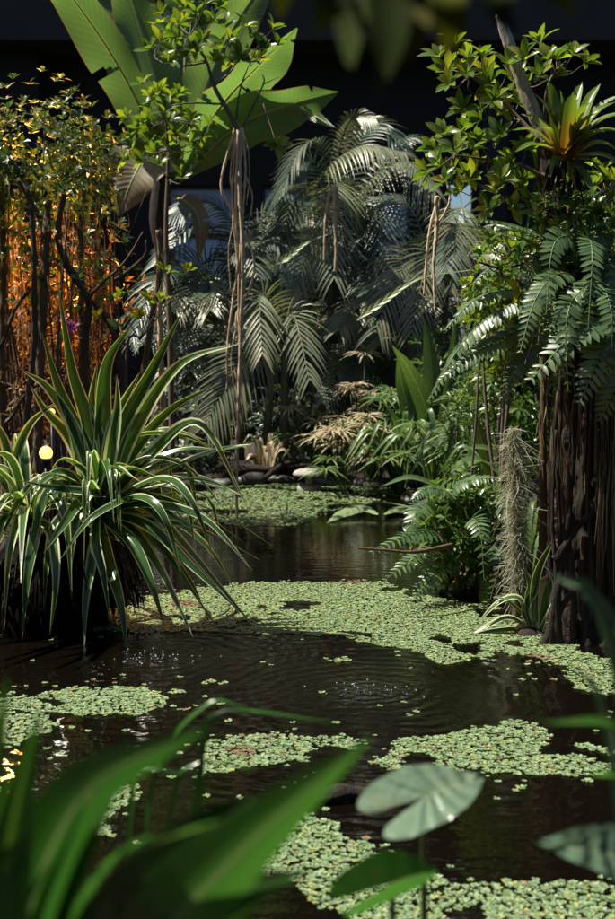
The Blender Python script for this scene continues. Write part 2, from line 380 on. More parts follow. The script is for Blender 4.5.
# ------------------------------------------------------------------ ground, pond
def sst(a, b, x):
    q = max(0, min(1, (x - a) / (b - a))); return q * q * (3 - 2 * q)
def land(x, y):
    n = .35 * mnoise.noise(V((x * .7, y * .7, 0)))
    k = max(sst(13.1, 13.7, y + n), 1 - sst(2.6, 3.1, y + n * .3), sst(4.5, 5.2, x), 1 - sst(-6.2, -5.4, x))
    k = max(k, sst(8.0, 8.8, y) * (1 - sst(-1.95, -1.35, x + n)))
    k = max(k, sst(7.7, 8.6, y) * sst(1.15, 1.75, x + n))
    return k
xs = [-400, -120, -40, -20, -12] + [-9 + .3 * i for i in range(61)] + [12, 20, 40, 120, 400]
ys = [-400, -100, -30, -8] + [-3 + .3 * i for i in range(76)] + [24, 40, 120, 400, 900]
mb = MB()
for y in ys:
    for x in xs:
        k = land(x, y); z = -.55 + k * (.62 + .10 * mnoise.noise(V((x * 1.3, y * 1.3, 4))) + .05 * sst(13.5, 15, y))
        mb.v.append(V((x, y, z))); mb.uv.append((0, 0))
for j in range(len(ys) - 1):
    for i in range(len(xs) - 1):
        q = j * len(xs) + i; mb.f.append((q, q + 1, q + len(xs) + 1, q + len(xs)))
mb.build('ground', 'soil')['kind'] = 'structure'
mb = MB()
for x, y in ((-7, 2), (6, 2), (6, 14.4), (-7, 14.4)): mb.v.append(V((x, y, 0))); mb.uv.append((0, 0))
mb.f.append((0, 1, 2, 3)); mb.build('pond_water', 'water')['kind'] = 'structure'

# ------------------------------------------------------------------ hall: dark back wall with windows, beam
WY = 18.0
def wx(px): return P(px, 330, WY).x
def wz(py): return P(307, py, WY).z
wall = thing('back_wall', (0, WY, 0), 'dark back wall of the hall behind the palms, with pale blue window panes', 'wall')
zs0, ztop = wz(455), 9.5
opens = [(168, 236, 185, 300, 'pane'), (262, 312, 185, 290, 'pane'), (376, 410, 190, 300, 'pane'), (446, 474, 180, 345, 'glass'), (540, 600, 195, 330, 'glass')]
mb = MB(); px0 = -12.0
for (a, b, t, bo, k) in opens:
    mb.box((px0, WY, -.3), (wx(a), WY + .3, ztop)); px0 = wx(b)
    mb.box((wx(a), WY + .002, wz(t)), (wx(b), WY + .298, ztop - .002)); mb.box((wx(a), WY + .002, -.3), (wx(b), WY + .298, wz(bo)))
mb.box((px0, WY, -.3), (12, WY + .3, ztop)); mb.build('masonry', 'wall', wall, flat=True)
for (a, b, t, bo, k) in opens:
    x0, x1, z0, z1 = wx(a), wx(b), wz(bo), wz(t)
    fr = MB(); e = .05
    fr.box((x0 + .002, WY + .08, z0 + .002), (x0 + e, WY + .16, z1 - .002)); fr.box((x1 - e, WY + .08, z0 + .002), (x1 - .002, WY + .16, z1 - .002))
    fr.box((x0 + e, WY + .08, z1 - e), (x1 - e, WY + .16, z1 - .002)); fr.box((x0 + e, WY + .08, z0 + .002), (x1 - e, WY + .16, z0 + e))
    xm = (x0 + x1) / 2; zm = z0 + (z1 - z0) * .55
    fr.box((x0 + e, WY + .085, zm), (x1 - e, WY + .155, zm + .05)); w_ = fr.build('window', 'metal', wall, flat=True)
    for za, zb, kk in ((z0 + e, zm, k), (zm + .05, z1 - e, k)):
        g = MB(); g.box((x0 + e, WY + .11, za), (x1 - e, WY + .122, zb)); g.build('pane', kk, w_, flat=True)
beam = MB(); zb = wz(55)
beam.box((-12, WY - .9, zb), (12, WY - .004, zb + 1.25)); b_ = beam.build('gallery_beam', 'beam', flat=True)
tag(b_, 'grimy grey concrete gallery beam running along the top of the dark wall', 'beam')
for a, b in ((-30, 50), (476, 500)):
    pl = MB(); pl.box((wx(a), WY - .42, -.2), (wx(b), WY - .003, zb - .002)); o = pl.build('pillar', 'wall', flat=True)
    tag(o, 'square black pillar against the wall ' + ('behind the orange lit thicket' if a < 0 else 'behind the epiphyte tree'), 'pillar')

for x0, x1, lab in ((-12.3, -12.0, 'dark side wall of the hall beyond the thicket'), (12.0, 12.3, 'dark side wall of the hall beyond the epiphyte tree')):
    m = MB(); m.box((x0, -9.0, -.3), (x1, WY + .3, 8.5)); tag(m.build('side_wall', 'wall', flat=True), lab, 'wall')
m = MB(); m.box((-12, -9.3, -.3), (12, -9.0, 8.5)); tag(m.build('entrance_wall', 'wall', flat=True), 'dark entrance wall of the hall facing the palms', 'wall')
# ------------------------------------------------------------------ lamps in the thicket
def lamp(px, py, Y, r, power, label):
    c = P(px, py, Y); g = V((c.x, c.y, .05)); t = thing('garden_lamp', g, label, 'lamp', 'warm garden lamps')
    m = MB(); m.tube([g - V((0, 0, .1)), c - V((0, 0, r * 1.6))], [.012, .012], n=2, k=8); m.build('post', 'metal', t)
    m = MB(); m.lathe([(r * .5, -r * 1.7), (r * .75, -r * 1.2), (r * .62, -r * .75)], c, 16); m.build('socket', 'metal', t)
    m = MB(); m.lathe([(r * .45, -r * .8)] + [(r * math.cos(a), r * math.sin(a)) for a in [-.7, -.35, 0, .35, .7, 1.05, 1.4]], c, 16); m.build('bulb', 'bulb', t)
    L = bpy.data.lights.new('lamp_light', 'SPOT'); L.energy = power; L.color = (1, .40, .08); L.shadow_soft_size = r; L.spot_size = R(150); L.spot_blend = .4
    o = bpy.data.objects.new('lamp_light', L); COL.objects.link(o); o.parent = t; o.location = c + V((0, -r * 1.3, r * .6)) - g; o.rotation_euler = (R(-84), 0, 0)
lamp(46, 453, 8.3, .045, 30, 'large glowing orange garden lamp behind the variegated clump')
lamp(52, 412, 8.8, .022, 20, 'small glowing orange garden lamp above the larger one')
lamp(-5, 240, 11.0, .05, 260, 'tall orange garden lamp standing behind the thicket trunks')
lamp(82, 305, 11.0, .03, 140, 'orange garden lamp on a post behind the crooked dark stem')
lamp(46, 205, 11.0, .03, 75, 'highest orange garden lamp on a tall post behind the thicket crown')

# ------------------------------------------------------------------ floating plants
def poly_w(px): return [W(x, y).xy for x, y in px]
def inside(p, poly):
    r = False; j = len(poly) - 1
    for i in range(len(poly)):
        a, b = poly[i], poly[j]
        if (a.y > p.y) != (b.y > p.y) and p.x < (b.x - a.x) * (p.y - a.y) / (b.y - a.y) + a.x: r = not r
        j = i
    return r
mats = [
 [(60, 612), (150, 596), (220, 586), (300, 581), (390, 584), (425, 596), (480, 606), (540, 620), (548, 640), (615, 655), (680, 670), (680, 700), (600, 692), (560, 676), (552, 664), (490, 655), (440, 664), (400, 652), (330, 636), (230, 632), (120, 632), (-60, 640), (-60, 624)],
 [(385, 748), (420, 737), (470, 728), (540, 727), (690, 731), (690, 772), (520, 775), (440, 772), (405, 764), (368, 776), (375, 755)],
 [(-60, 715), (-10, 700), (60, 690), (110, 687), (165, 691), (192, 704), (150, 711), (100, 719), (70, 734), (-10, 746), (-60, 750)],
 [(196, 748), (256, 735), (320, 734), (372, 744), (330, 760), (258, 768), (196, 777)],
 [(245, 828), (300, 812), (345, 828), (390, 855), (440, 880), (530, 884), (690, 900), (690, 960), (190, 960), (215, 885)],
 [(160, 502), (200, 492), (260, 489), (340, 493), (380, 501), (340, 509), (320, 512), (296, 526), (210, 527), (172, 516)],
 [(120, 482), (220, 478), (320, 484), (400, 484), (460, 492), (400, 496), (330, 489), (200, 487)],
 [(85, 800), (110, 785), (150, 782), (150, 796), (110, 820), (90, 845), (60, 850)],
 [(340, 664), (352, 660), (364, 664), (352, 667)], [(206, 682), (216, 680), (222, 684), (212, 686)],
 [(120, 690), (150, 686), (190, 692), (185, 703), (150, 706)],
]
pts = []
for mi, pl in enumerate(mats):
    q = poly_w(pl); x0, x1 = min(p.x for p in q) - .2, max(p.x for p in q) + .2; y0, y1 = min(p.y for p in q) - .2, max(p.y for p in q) + .2
    sp = .0205 if mi not in (5, 6) else .034
    ny = int((y1 - y0) / sp) + 1; nx = int((x1 - x0) / sp) + 1
    for j in range(ny):
        for i in range(nx):
            p = V((x0 + (i + U(0, 1)) * sp, y0 + (j + U(0, 1)) * sp))
            e = V((mnoise.noise(V((p.x * 3, p.y * 3, 0))), mnoise.noise(V((p.x * 3, p.y * 3, 9))))) * .10 + V((mnoise.noise(V((p.x * 12, p.y * 12, 3))), mnoise.noise(V((p.x * 12, p.y * 12, 5))))) * .05
            if random.random() < .10: e = e + V((random.gauss(0, .12), random.gauss(0, .12)))
            if not inside(p + e, q): continue
            g = mnoise.noise(V((p.x * 2.3, p.y * 2.3, 7))) + .5 * mnoise.noise(V((p.x * 8, p.y * 8, 1)))
            if g < -.38 + (.16 if mi in (1, 4, 2) else .02): continue
            if land(p.x, p.y) > .8: continue
            pts.append((p.x, p.y, U(.009, .0185) * (1.25 if mi > 4 and mi < 7 else 1)))
for _ in range(60):
    p = W(U(0, 615), U(640, 800)); pts.append((p.x, p.y, U(.014, .022)))
def rosette_geo(r, lib_seed=None):
    vs = []; fs = []; nl = random.choice((5, 6, 7)); a0 = U(0, 6)
    for i in range(nl):
        a = a0 + i * 2 * math.pi / nl + U(-.25, .25); L = r * U(.7, 1.1); wd = L * U(.30, .42); ca, sa = math.cos(a), math.sin(a); up = U(.05, .35)
        for (l, s, z) in ((.12, 0, .1), (.62, -1, .55), (.62, 1, .55), (.98, -.55, .9), (.98, .55, .9), (.6, 0, .28)):
            vs.append((ca * l * L - sa * s * wd, sa * l * L + ca * s * wd, .003 + z * L * up))
        b = i * 6; fs += [(b, b + 5, b + 1), (b, b + 2, b + 5), (b + 1, b + 5, b + 3), (b + 5, b + 4, b + 3), (b + 2, b + 4, b + 5)]
    return vs, fs
pts.sort(key=lambda p: p[1])
def visible_near(p):
    return abs(p[0]) < p[1] * .235 and p[1] > 3.32
near = [p for p in pts if visible_near(p)][:300]; ns_ = set(near); far = [p for p in pts if p not in ns_]
lib = []
for i in range(6):
    vs, fs = rosette_geo(1.0); m = MB(); m.v = [V(v) for v in vs]; m.f = fs; m.uv = [(.3, .3)] * len(vs); lib.append(m.mesh('floating_plant', 'float'))
for p in near:
    o = bpy.data.objects.new('floating_plant', random.choice(lib)); COL.objects.link(o); o.location = (p[0], p[1], .001); o.rotation_euler = (0, 0, U(0, 6)); o.scale = (p[2],) * 3
    tag(o, 'small pale green floating rosette in the mat beyond the blurred blade leaves', 'floating plant', 'floating rosettes nearest the bank')
m = MB(); m2 = MB()
for p in far:
    vs, fs = rosette_geo(p[2]); d = m2 if random.random() < .03 or (mnoise.noise(V((p[0] * 3.1, p[1] * 3.1, 30))) > .52) else m; b = len(d.v)
    d.v += [V((v[0] + p[0], v[1] + p[1], v[2] + .001)) for v in vs]; d.f += [tuple(i + b for i in f) for f in fs]; d.uv += [(.3, .3)] * len(vs)
tag(m.build('floating_plant_mat', 'float', kind='stuff'), 'pale green carpet of floating water plants covering the dark pond', 'floating plants')
tag(m2.build('withered_floating_plants', 'float_dead', kind='stuff'), 'brown withered floating leaves scattered through the green carpet', 'floating plants')

# bubbles where the water wells up
for (x, y, n, s) in ((155, 657, 44, .13), (365, 688, 34, .12)):
    m = MB(); c = W(x, y)
    for _ in range(n):
        r = U(.0015, .0045); p = c + V((random.gauss(0, s), random.gauss(0, s * .6), 0)); m.lathe([(r, -.001), (r * .9, r * .5), (r * .45, r * .9)], p, 6)
    M.setdefault('bubble', plain('water_bubble', (.5, .55, .6), .08))
    tag(m.build('water_bubbles', 'bubble', kind='stuff'), 'cluster of tiny bubbles where the ripples start ' + ('beside the variegated clump' if x < 200 else 'in the open water between the mats'), 'bubbles')

# ------------------------------------------------------------------ banana plant
by = 13.9
bt = thing('banana_plant', V((P(162, 330, by).x, by, .05)), 'tall banana plant with huge upright green leaves above the thicket', 'banana plant')
m = MB(); m.tube([V((P(165, 330, by).x, by, 0)), P(164, 330, by), P(163, 260, by), P(158, 215, by), P(165, 150, by)], [.16, .10, .075, .10, .07], n=16, k=12, rough=.12); m.build('stem', 'bark', bt)
def ban(pts, wpx, Y, mat='banana', nrm=(0, -1, .3), fold=.25, twist=0):
    sc = Y / FPX; m = MB(); pp = [P(*p, Y + dy) for p, dy in pts]
    m.strip(pp, [.10 * wpx * sc, .6 * wpx * sc, wpx * sc, wpx * sc, .85 * wpx * sc, .55 * wpx * sc, .03 * wpx * sc], V(nrm), n=90, nu=8, fold=fold, wave=.2, twist=twist or U(-.5, .5))
    drop = set()
    for _ in range(random.randint(1, 3)):
        i, sd, dep = random.randint(25, 84), random.choice((0, 1)), random.randint(2, 4)
        for k in range(3):
            for j in range(max(0, dep - k)): drop.add((i + k) * 8 + (j if sd else 7 - j))
    m.f = [q for k, q in enumerate(m.f) if k not in drop]
    o = m.build('leaf', mat, bt); m = MB(); m.tube(smooth(pp, 16), [.022, .014, .008, .003], n=16, k=6); m.build('midrib', 'midrib', o)
ban([((165, 175), 0), ((146, 120), -.1), ((112, 55), -.3), ((62, -15), -.6), ((20, -50), -.9)], 46, by, nrm=(-.5, -1, .6), fold=.4)
ban([((168, 180), .1), ((157, 90), .2), ((135, 10), .2), ((110, -70), .1)], 52, by, nrm=(.2, -1, .1), fold=.3)
ban([((175, 180), .1), ((183, 90), .4), ((186, 10), .6), ((180, -80), .5)], 54, by, nrm=(0, -1, 0), fold=.2)
ban([((180, 180), 0), ((205, 90), .3), ((235, 25), .4), ((280, -40), .3)], 52, by, nrm=(.3, -1, .2), fold=.3)
ban([((180, 175), -.1), ((218, 110), -.3), ((258, 66), -.6), ((297, 28), -1.0)], 58, by, nrm=(.35, -.8, -.75), fold=.35)
ban([((180, 180), -.1), ((235, 128), -.4), ((290, 105), -.9), ((338, 92), -1.4)], 48, by, nrm=(.2, -1, -.35), fold=.25)
ban([((180, 180), -.1), ((232, 118), -.3), ((285, 103), -.7), ((335, 128), -1.2)], 26, by, nrm=(0, -1, .35), fold=.3)
ban([((168, 185), .2), ((140, 80), .6), ((115, 0), .9), ((100, -90), 1.0)], 60, by, nrm=(.2, -1, .1), fold=.2)
ban([((165, 150), -.2), ((152, 152), -.5), ((136, 172), -.8), ((118, 216), -.9)], 62, by, 'banana_dry', nrm=(-.2, -1, .5), fold=.15)
ban([((168, 195), 0), ((190, 205), -.3), ((200, 225), -.5), ((198, 262), -.5)], 20, by, 'banana_dry', nrm=(.4, -1, .3), fold=.4)

# ------------------------------------------------------------------ palms at the back
def palm(base_px, Y, label, stems, fronds, mat, extra, leafpx=34):
    sc = Y / FPX; b = V((P(base_px, 400, Y).x, Y, .1)); t = thing('palm', b, label, 'palm', 'palms along the back wall')
    for (sx, sy, tx, ty) in stems:
        m = MB(); g = P(sx, sy, Y); g.z = .05; m.tube([g, P((sx + tx) / 2 + 1, (sy + ty) / 2, Y), P(tx, ty, Y)], [.055, .045, .035], n=14, k=9, rough=.06); m.build('stem', 'palm_stem', t)
    for fr in fronds:
        pp = [P(x, y, Y + dy) for x, y, dy in fr[0]]; m = MB(); o = dict(leaf=fr[1] * sc, normal=fr[2], n=int(fr[3]) if len(fr) > 3 else 30)
        if len(fr) > 4: o.update(fr[4])
        o['n'] = int(o['n'] * 1.2); o['leaf'] *= 1.15; frond(m, pp, width=.026, **o); m.build('frond', fr[5] if len(fr) > 5 else mat, t)
    for i in range(extra[0]):
        a = U(0, 2 * math.pi); c = P(extra[1] + U(-8, 8), extra[2] + U(-10, 10), Y + U(-.1, .4)); h = U(.5, 1.1); o = U(.7, 1.3)
        d = V((math.cos(a), math.sin(a) * .7, 0))
        m = MB(); frond(m, [c - V((0, 0, .25)), c + d * o * .35 + V((0, 0, h * .75)), c + d * o * .8 + V((0, 0, h * .8)), c + d * o * 1.3 + V((0, 0, h * .25))], leafpx * sc, V((0, 0, 1)) - d * .3, n=38, width=.022, droop=.35); m.build('frond', extra[3], t)
    return t
F = (0, -1, .35); T = (0, -.45, 1)
palm(283, 13.7, 'pale kentia palm with drooping striped fronds above the stone mushroom', [(283, 480, 284, 345), (262, 480, 272, 355)], [
    ([(284, 355, 0), (270, 305, -.4), (260, 297, -.7), (262, 352, -1.1)], 33, (0, -1, .2), 26),
    ([(284, 355, 0), (283, 322, -.4), (295, 318, -.7), (309, 378, -1.2)], 32, (.2, -1, .3), 28),
    ([(282, 360, 0), (272, 340, -.2), (240, 362, -.6), (205, 425, -.9)], 42, F, 34),
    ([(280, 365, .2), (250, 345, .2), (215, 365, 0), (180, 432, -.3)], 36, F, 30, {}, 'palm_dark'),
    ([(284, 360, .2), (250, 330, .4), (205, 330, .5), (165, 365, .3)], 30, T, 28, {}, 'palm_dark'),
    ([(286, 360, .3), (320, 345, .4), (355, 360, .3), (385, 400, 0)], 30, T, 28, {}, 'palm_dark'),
], 'palm', (2, 283, 350, 'palm_dark'))
palm(345, 14.3, 'tallest palm with arching grey fronds in front of the black wall', [(345, 480, 345, 225), (330, 480, 330, 250), (362, 480, 355, 240)], [
    ([(330, 235, 0), (318, 182, -.3), (358, 147, -.6), (402, 152, -.9)], 30, T, 34, dict(droop=.75, lift=0)),
    ([(350, 230, 0), (362, 190, -.2), (402, 162, -.5), (434, 190, -.9)], 32, T, 34, dict(droop=.7, lift=0)),
    ([(340, 230, .1), (338, 160, 0), (350, 120, -.1), (374, 118, -.3)], 20, (.4, -1, .3), 30, dict(droop=.5)),
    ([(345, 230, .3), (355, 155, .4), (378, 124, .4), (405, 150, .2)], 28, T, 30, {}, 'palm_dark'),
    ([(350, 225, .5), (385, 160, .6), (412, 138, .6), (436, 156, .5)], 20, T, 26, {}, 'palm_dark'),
    ([(340, 225, -.1), (338, 195, -.5), (336, 188, -.8), (334, 276, -1.3)], 36, (0, -1, .2), 32),
    ([(335, 240, .1), (318, 170, .2), (300, 168, .1), (285, 225, -.2)], 28, F, 28, {}, 'palm_dark'),
    ([(355, 245, 0), (372, 215, -.3), (385, 225, -.6), (392, 290, -.9)], 30, F, 28, {}, 'palm_dark'),
    ([(345, 250, 0), (330, 240, -.3), (310, 250, -.6), (290, 300, -.8)], 30, F, 28),
], 'palm', (1, 345, 235, 'palm_dark'))
palm(440, 13.9, 'grey green palm spreading fan like fronds behind the hanging roots', [(440, 480, 445, 300), (425, 480, 428, 310)], [
    ([(440, 300, 0), (452, 240, -.3), (458, 226, -.6), (450, 285, -1.0)], 32, (.1, -1, .2), 30),
    ([(440, 300, 0), (425, 265, -.3), (405, 265, -.6), (375, 330, -1)], 38, F, 34),
    ([(442, 300, 0), (440, 262, -.3), (428, 258, -.6), (412, 330, -1)], 34, F, 30),
    ([(446, 300, 0), (465, 270, -.2), (480, 275, -.5), (492, 330, -.9)], 30, F, 28, {}, 'palm_dark'),
    ([(440, 300, .3), (415, 215, .4), (385, 200, .4), (365, 235, .2)], 28, T, 28, {}, 'palm_dark'),
], 'palm', (2, 440, 290, 'palm_dark'))
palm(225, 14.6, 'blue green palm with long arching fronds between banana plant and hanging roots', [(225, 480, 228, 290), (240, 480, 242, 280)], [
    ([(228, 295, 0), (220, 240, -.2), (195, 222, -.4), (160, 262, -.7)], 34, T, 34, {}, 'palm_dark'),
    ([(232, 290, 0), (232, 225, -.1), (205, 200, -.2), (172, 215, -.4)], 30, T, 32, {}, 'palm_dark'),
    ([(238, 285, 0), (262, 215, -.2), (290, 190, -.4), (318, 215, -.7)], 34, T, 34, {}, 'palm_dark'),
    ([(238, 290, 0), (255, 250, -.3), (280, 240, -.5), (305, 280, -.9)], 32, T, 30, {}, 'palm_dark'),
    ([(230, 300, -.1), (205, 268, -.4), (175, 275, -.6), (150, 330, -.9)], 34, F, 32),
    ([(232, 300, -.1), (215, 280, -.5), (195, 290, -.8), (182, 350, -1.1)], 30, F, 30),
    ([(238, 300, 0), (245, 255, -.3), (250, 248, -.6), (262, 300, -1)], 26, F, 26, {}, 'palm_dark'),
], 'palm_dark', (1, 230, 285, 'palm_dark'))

def droopers(lst): return [([(x0, y0, .1), ((x0 * .7 + x1 * .3), min(y0, y1) - 26, -.1), ((x0 * .3 + x1 * .7), min(y0, y1) - 18, -.35), (x1, y1, -.7)], L, (U(-.3, .3), -1, U(.2, .7)), 28, dict(droop=U(.3, .6)), random.choice(('palm', 'palm', 'palm_dark'))) for x0, y0, x1, y1, L in lst]
palm(390, 14.0, 'low bushy palm filling the gap below the tallest palm', [(385, 480, 385, 380), (395, 480, 396, 372)], droopers([(385, 380, 340, 330, 30), (388, 375, 365, 300, 30), (392, 370, 395, 290, 32), (396, 372, 425, 310, 30), (390, 380, 350, 385, 28), (396, 380, 430, 365, 28), (390, 375, 380, 345, 28), (385, 380, 325, 400, 26)]), 'palm', (2, 390, 370, 'palm_dark'))
palm(300, 14.9, 'dark bushy palm standing behind the drooping striped fronds', [(300, 480, 300, 330), (312, 480, 314, 320)], droopers([(300, 330, 250, 250, 34), (302, 325, 280, 235, 34), (306, 320, 310, 240, 34), (310, 325, 345, 260, 32), (312, 330, 365, 300, 32), (300, 335, 245, 300, 32), (306, 335, 330, 330, 30), (300, 335, 268, 330, 30)]), 'palm_dark', (2, 305, 325, 'palm_dark'))
palm(200, 14.2, 'shadowy palm with low fronds behind the pale slanting trunk', [(195, 480, 197, 380), (208, 480, 207, 370)], droopers([(197, 380, 150, 340, 32), (200, 375, 175, 310, 32), (204, 370, 210, 310, 32), (207, 375, 245, 330, 32), (200, 380, 165, 400, 30), (207, 380, 240, 400, 30), (200, 375, 190, 370, 28)]), 'palm_dark', (4, 202, 370, 'palm_dark'))
palm(470, 14.4, 'half hidden palm between the epiphyte tree and the fan like fronds', [(468, 480, 470, 330)], droopers([(470, 330, 420, 280, 30), (470, 325, 450, 240, 32), (472, 325, 490, 260, 32), (474, 330, 510, 310, 30), (468, 335, 430, 350, 30), (474, 335, 500, 370, 28)]), 'palm_dark', (3, 470, 320, 'palm_dark'))
# ------------------------------------------------------------------ back bank undergrowth
def sedge(px, py, Y, n, hpx, lpx, mat, label, dry=0):
    sc = Y / FPX; base = P(px, py, Y); base.z = .02; t = thing('umbrella_sedge', base, label, 'sedge', 'umbrella sedges on the back bank')
    for i in range(n):
        c = base + V((U(-.18, .18), U(-.15, .15), hpx * sc * U(.55, 1.05)))
        c.x += (c.x - base.x) * .8
        b0 = base + (c - base) * .02; b0.z = -.05
        m = MB(); m.tube([b0, (b0 + c) / 2 + V((U(-.03, .03), 0, 0)), c], [.006, .004], n=6, k=5); st = m.build('stem', 'stem_green', t)
        m = MB(); k = 18; mt = 'sedge_dry' if random.random() < dry else mat
        for j in range(k):
            a = j / k * 6.283 + U(-.15, .15); d = V((math.cos(a), math.sin(a), U(-.1, .7))).normalized(); L = lpx * sc * U(.7, 1.15)
            q = [c + d * L * f - V((0, 0, .45 * L * f * f)) for f in (0, .35, .7, 1)]
            m.strip(q, [.010, .022, .017, .002], V((0, -.3, 1)), n=4, nu=2, fold=.4, raw=True)
        m.build('umbel', mt, t)
sedge(345, 492, 12.4, 15, 72, 27, 'sedge_dry', 'straw coloured withered umbrella sedge beside the stone mushroom', .85)
sedge(355, 495, 12.1, 4, 38, 26, 'sedge', 'low green umbrella sedge overhanging the pond edge', .2)
sedge(392, 488, 12.6, 14, 95, 28, 'sedge', 'tall bright green umbrella sedge under the broad canna leaves', .05)
sedge(368, 488, 13.0, 5, 130, 24, 'sedge_dry', 'tall straggling sedge with brown tips in front of the palms', .6)
sedge(312, 486, 13.2, 6, 75, 24, 'sedge', 'bluish sedge growing behind the stone mushroom', .35)
sedge(430, 492, 11.4, 8, 80, 26, 'sedge', 'leafy green sedge clump left of the fern bush', .1)

def strap(name_thing, base, label, cat, leaves, mat, Y, part='leaf', group=None, nu=2, fold=.3, wave=0, mid=None):
    t = thing(name_thing, base, label, cat, group)
    for lf in leaves:
        ps, wpx = lf[0], lf[1]; nrm = lf[2] if len(lf) > 2 else (0, -.5, 1); prof = lf[3] if len(lf) > 3 else (.55, .9, 1, .9, .6, .04); sc = Y / FPX
        m = MB(); m.strip([P(p[0], p[1], Y + (p[2] if len(p) > 2 else 0)) for p in ps], [wpx * sc * q for q in prof], V(nrm), n=18, nu=nu, fold=fold, wave=wave)
        m.build(part, (lf[4] if len(lf) > 4 else mat), t)
    return t
BP = (.12, .5, .95, 1, .8, .45, .02)
Y = 12.3; b = P(415, 488, Y); b.z = .05
strap('canna_plant', b, 'broad leaved canna with tall pale upright leaves behind the sedges', 'canna', [
    ([(425, 480), (428, 420, -.1), (412, 375, -.2), (392, 345, -.4)], 19, (-.3, -1, .2), BP), ([(415, 480), (412, 430), (402, 385), (397, 356, -.1)], 16, (0, -1, .1), BP),
    ([(428, 480), (432, 400), (430, 350), (424, 318)], 18, (0, -1, 0), BP), ([(430, 480), (438, 420), (452, 360), (456, 315)], 16, (.2, -1, 0), BP),
    ([(420, 480), (418, 440), (432, 405, -.2), (450, 398, -.5)], 15, (0, -.7, 1), BP), ([(410, 480), (400, 440), (385, 405, -.2), (368, 400, -.4)], 14, (-.2, -.7, 1), BP),
    ([(440, 480), (470, 420), (474, 385), (470, 370)], 15, (0, -1, .2), BP), ([(436, 480), (462, 430), (468, 440, -.2), (462, 470, -.3)], 14, (0, -1, .3), BP)], 'canna', Y, nu=4, fold=.25, wave=.05)
Y = 9.4; b = P(495, 520, Y); b.z = .05
strap('canna_plant', b, 'low canna whose bluish leaves arch over the fern bush', 'canna', [
    ([(500, 520), (492, 470), (470, 462, -.2), (440, 487, -.4)], 20, (-.2, -.6, 1), BP), ([(500, 520), (505, 470), (488, 450, -.1), (462, 448, -.3)], 16, (0, -.6, 1), BP),
    ([(470, 520), (440, 490), (410, 478, -.1), (380, 487, -.2)], 12, (0, -.5, 1), BP), ([(500, 520), (515, 470), (520, 430), (510, 405)], 15, (0, -1, 0), BP),
    ([(497, 520), (487, 460), (478, 430), (472, 410)], 14, (0, -1, 0), BP)], 'canna', Y, nu=4, fold=.25, wave=.05)
Y = W(380, 520).y; b = W(385, 521)
t = thing('fallen_leaf', b, 'two lobed pale green fallen canna leaf floating on the brown water', 'leaf')
for ps, wd in (([(378, 519), (362, 515), (345, 518), (326, 524)], .17), ([(384, 519), (400, 516), (418, 519), (436, 522)], .15)):
    m = MB(); pp = [W(*p) + V((0, 0, z)) for p, z in zip(ps, (.04, .07, .06, .005))]; m.strip(pp, [wd * q for q in BP], V((0, -.35, 1)), n=16, nu=4, fold=-.25, wave=.06); m.build('blade', 'fallen', t)
m = MB(); m.tube([W(372, 514) + V((0, 0, .1)), W(400, 512) + V((0, 0, .06)), W(440, 520) + V((0, 0, .03))], [.012, .009], n=10, k=6); m.build('stalk', 'stem_green', t)

def grass_clump(px, py, Y, n, hpx, wpx, mat, label):
    sc = Y / FPX; b = P(px, py, Y); b.z = .03; t = thing('grass_clump', b, label, 'grass clump', 'strap leaved clumps on the banks')
    for i in range(n):
        a = U(0, 6.283); sp = U(.15, .75); h = hpx * sc * U(.6, 1.1); d = V((math.cos(a), math.sin(a) * .6, 0)); o = b + d * .04
        m = MB(); m.strip([o - V((0, 0, .05)), o + d * sp * h * .35 + V((0, 0, h * .6)), o + d * sp * h * .8 + V((0, 0, h * (1.0 - .3 * sp))), o + d * sp * h * 1.35 + V((0, 0, h * (1.0 - .9 * sp)))], [wpx * sc * q for q in (.6, .9, 1, .9, .6, .05)], V((0, -.4, 1)) - d * .3, n=12, nu=2, fold=.35, twist=U(-.5, .5)); m.build('leaf', mat, t)
grass_clump(400, 486, 12.2, 26, 80, 6, 'sedge', 'bright green strap leaved clump in front of the canna')
grass_clump(440, 495, 11.6, 28, 95, 6, 'sedge', 'tall grassy clump between the canna and the fern bush')
grass_clump(465, 500, 11.0, 24, 110, 7, 'canna', 'tall broad bladed clump behind the fern bush')
grass_clump(375, 486, 12.9, 22, 60, 5, 'sedge', 'low grassy clump behind the withered sedge')
grass_clump(500, 500, 9.8, 22, 95, 6, 'sedge', 'grassy clump behind the moss covered post')
grass_clump(265, 482, 13.3, 16, 45, 5, 'sedge_dry', 'low straw coloured tuft by the bank log')
grass_clump(322, 484, 13.3, 18, 55, 5, 'sedge', 'narrow green tuft right behind the stone mushroom')
grass_clump(525, 560, 7.9, 18, 90, 6, 'sedge', 'grassy tuft between the mossy post and the reddish stem')
# stone mushroom ornament
Y = 12.6; c = P(309, 492, Y); c.z = 0; s = Y / FPX
t = thing('stone_mushroom', c, 'weathered concrete mushroom ornament at the far pond edge', 'ornament')
m = MB(); m.lathe([(.115, -.05), (.12, .025), (.10, .05)], c, 20, .08); m.build('base', 'stone', t)
m = MB(); m.lathe([(.05, .045), (.038, .09), (.045, .155)], c, 14, .05); m.build('stalk', 'stone', t)
m = MB(); m.lathe([(.05, .15), (.155, .146), (.168, .160), (.150, .188), (.10, .208), (.04, .216)], c, 28, .05); m.build('cap', 'stone', t)
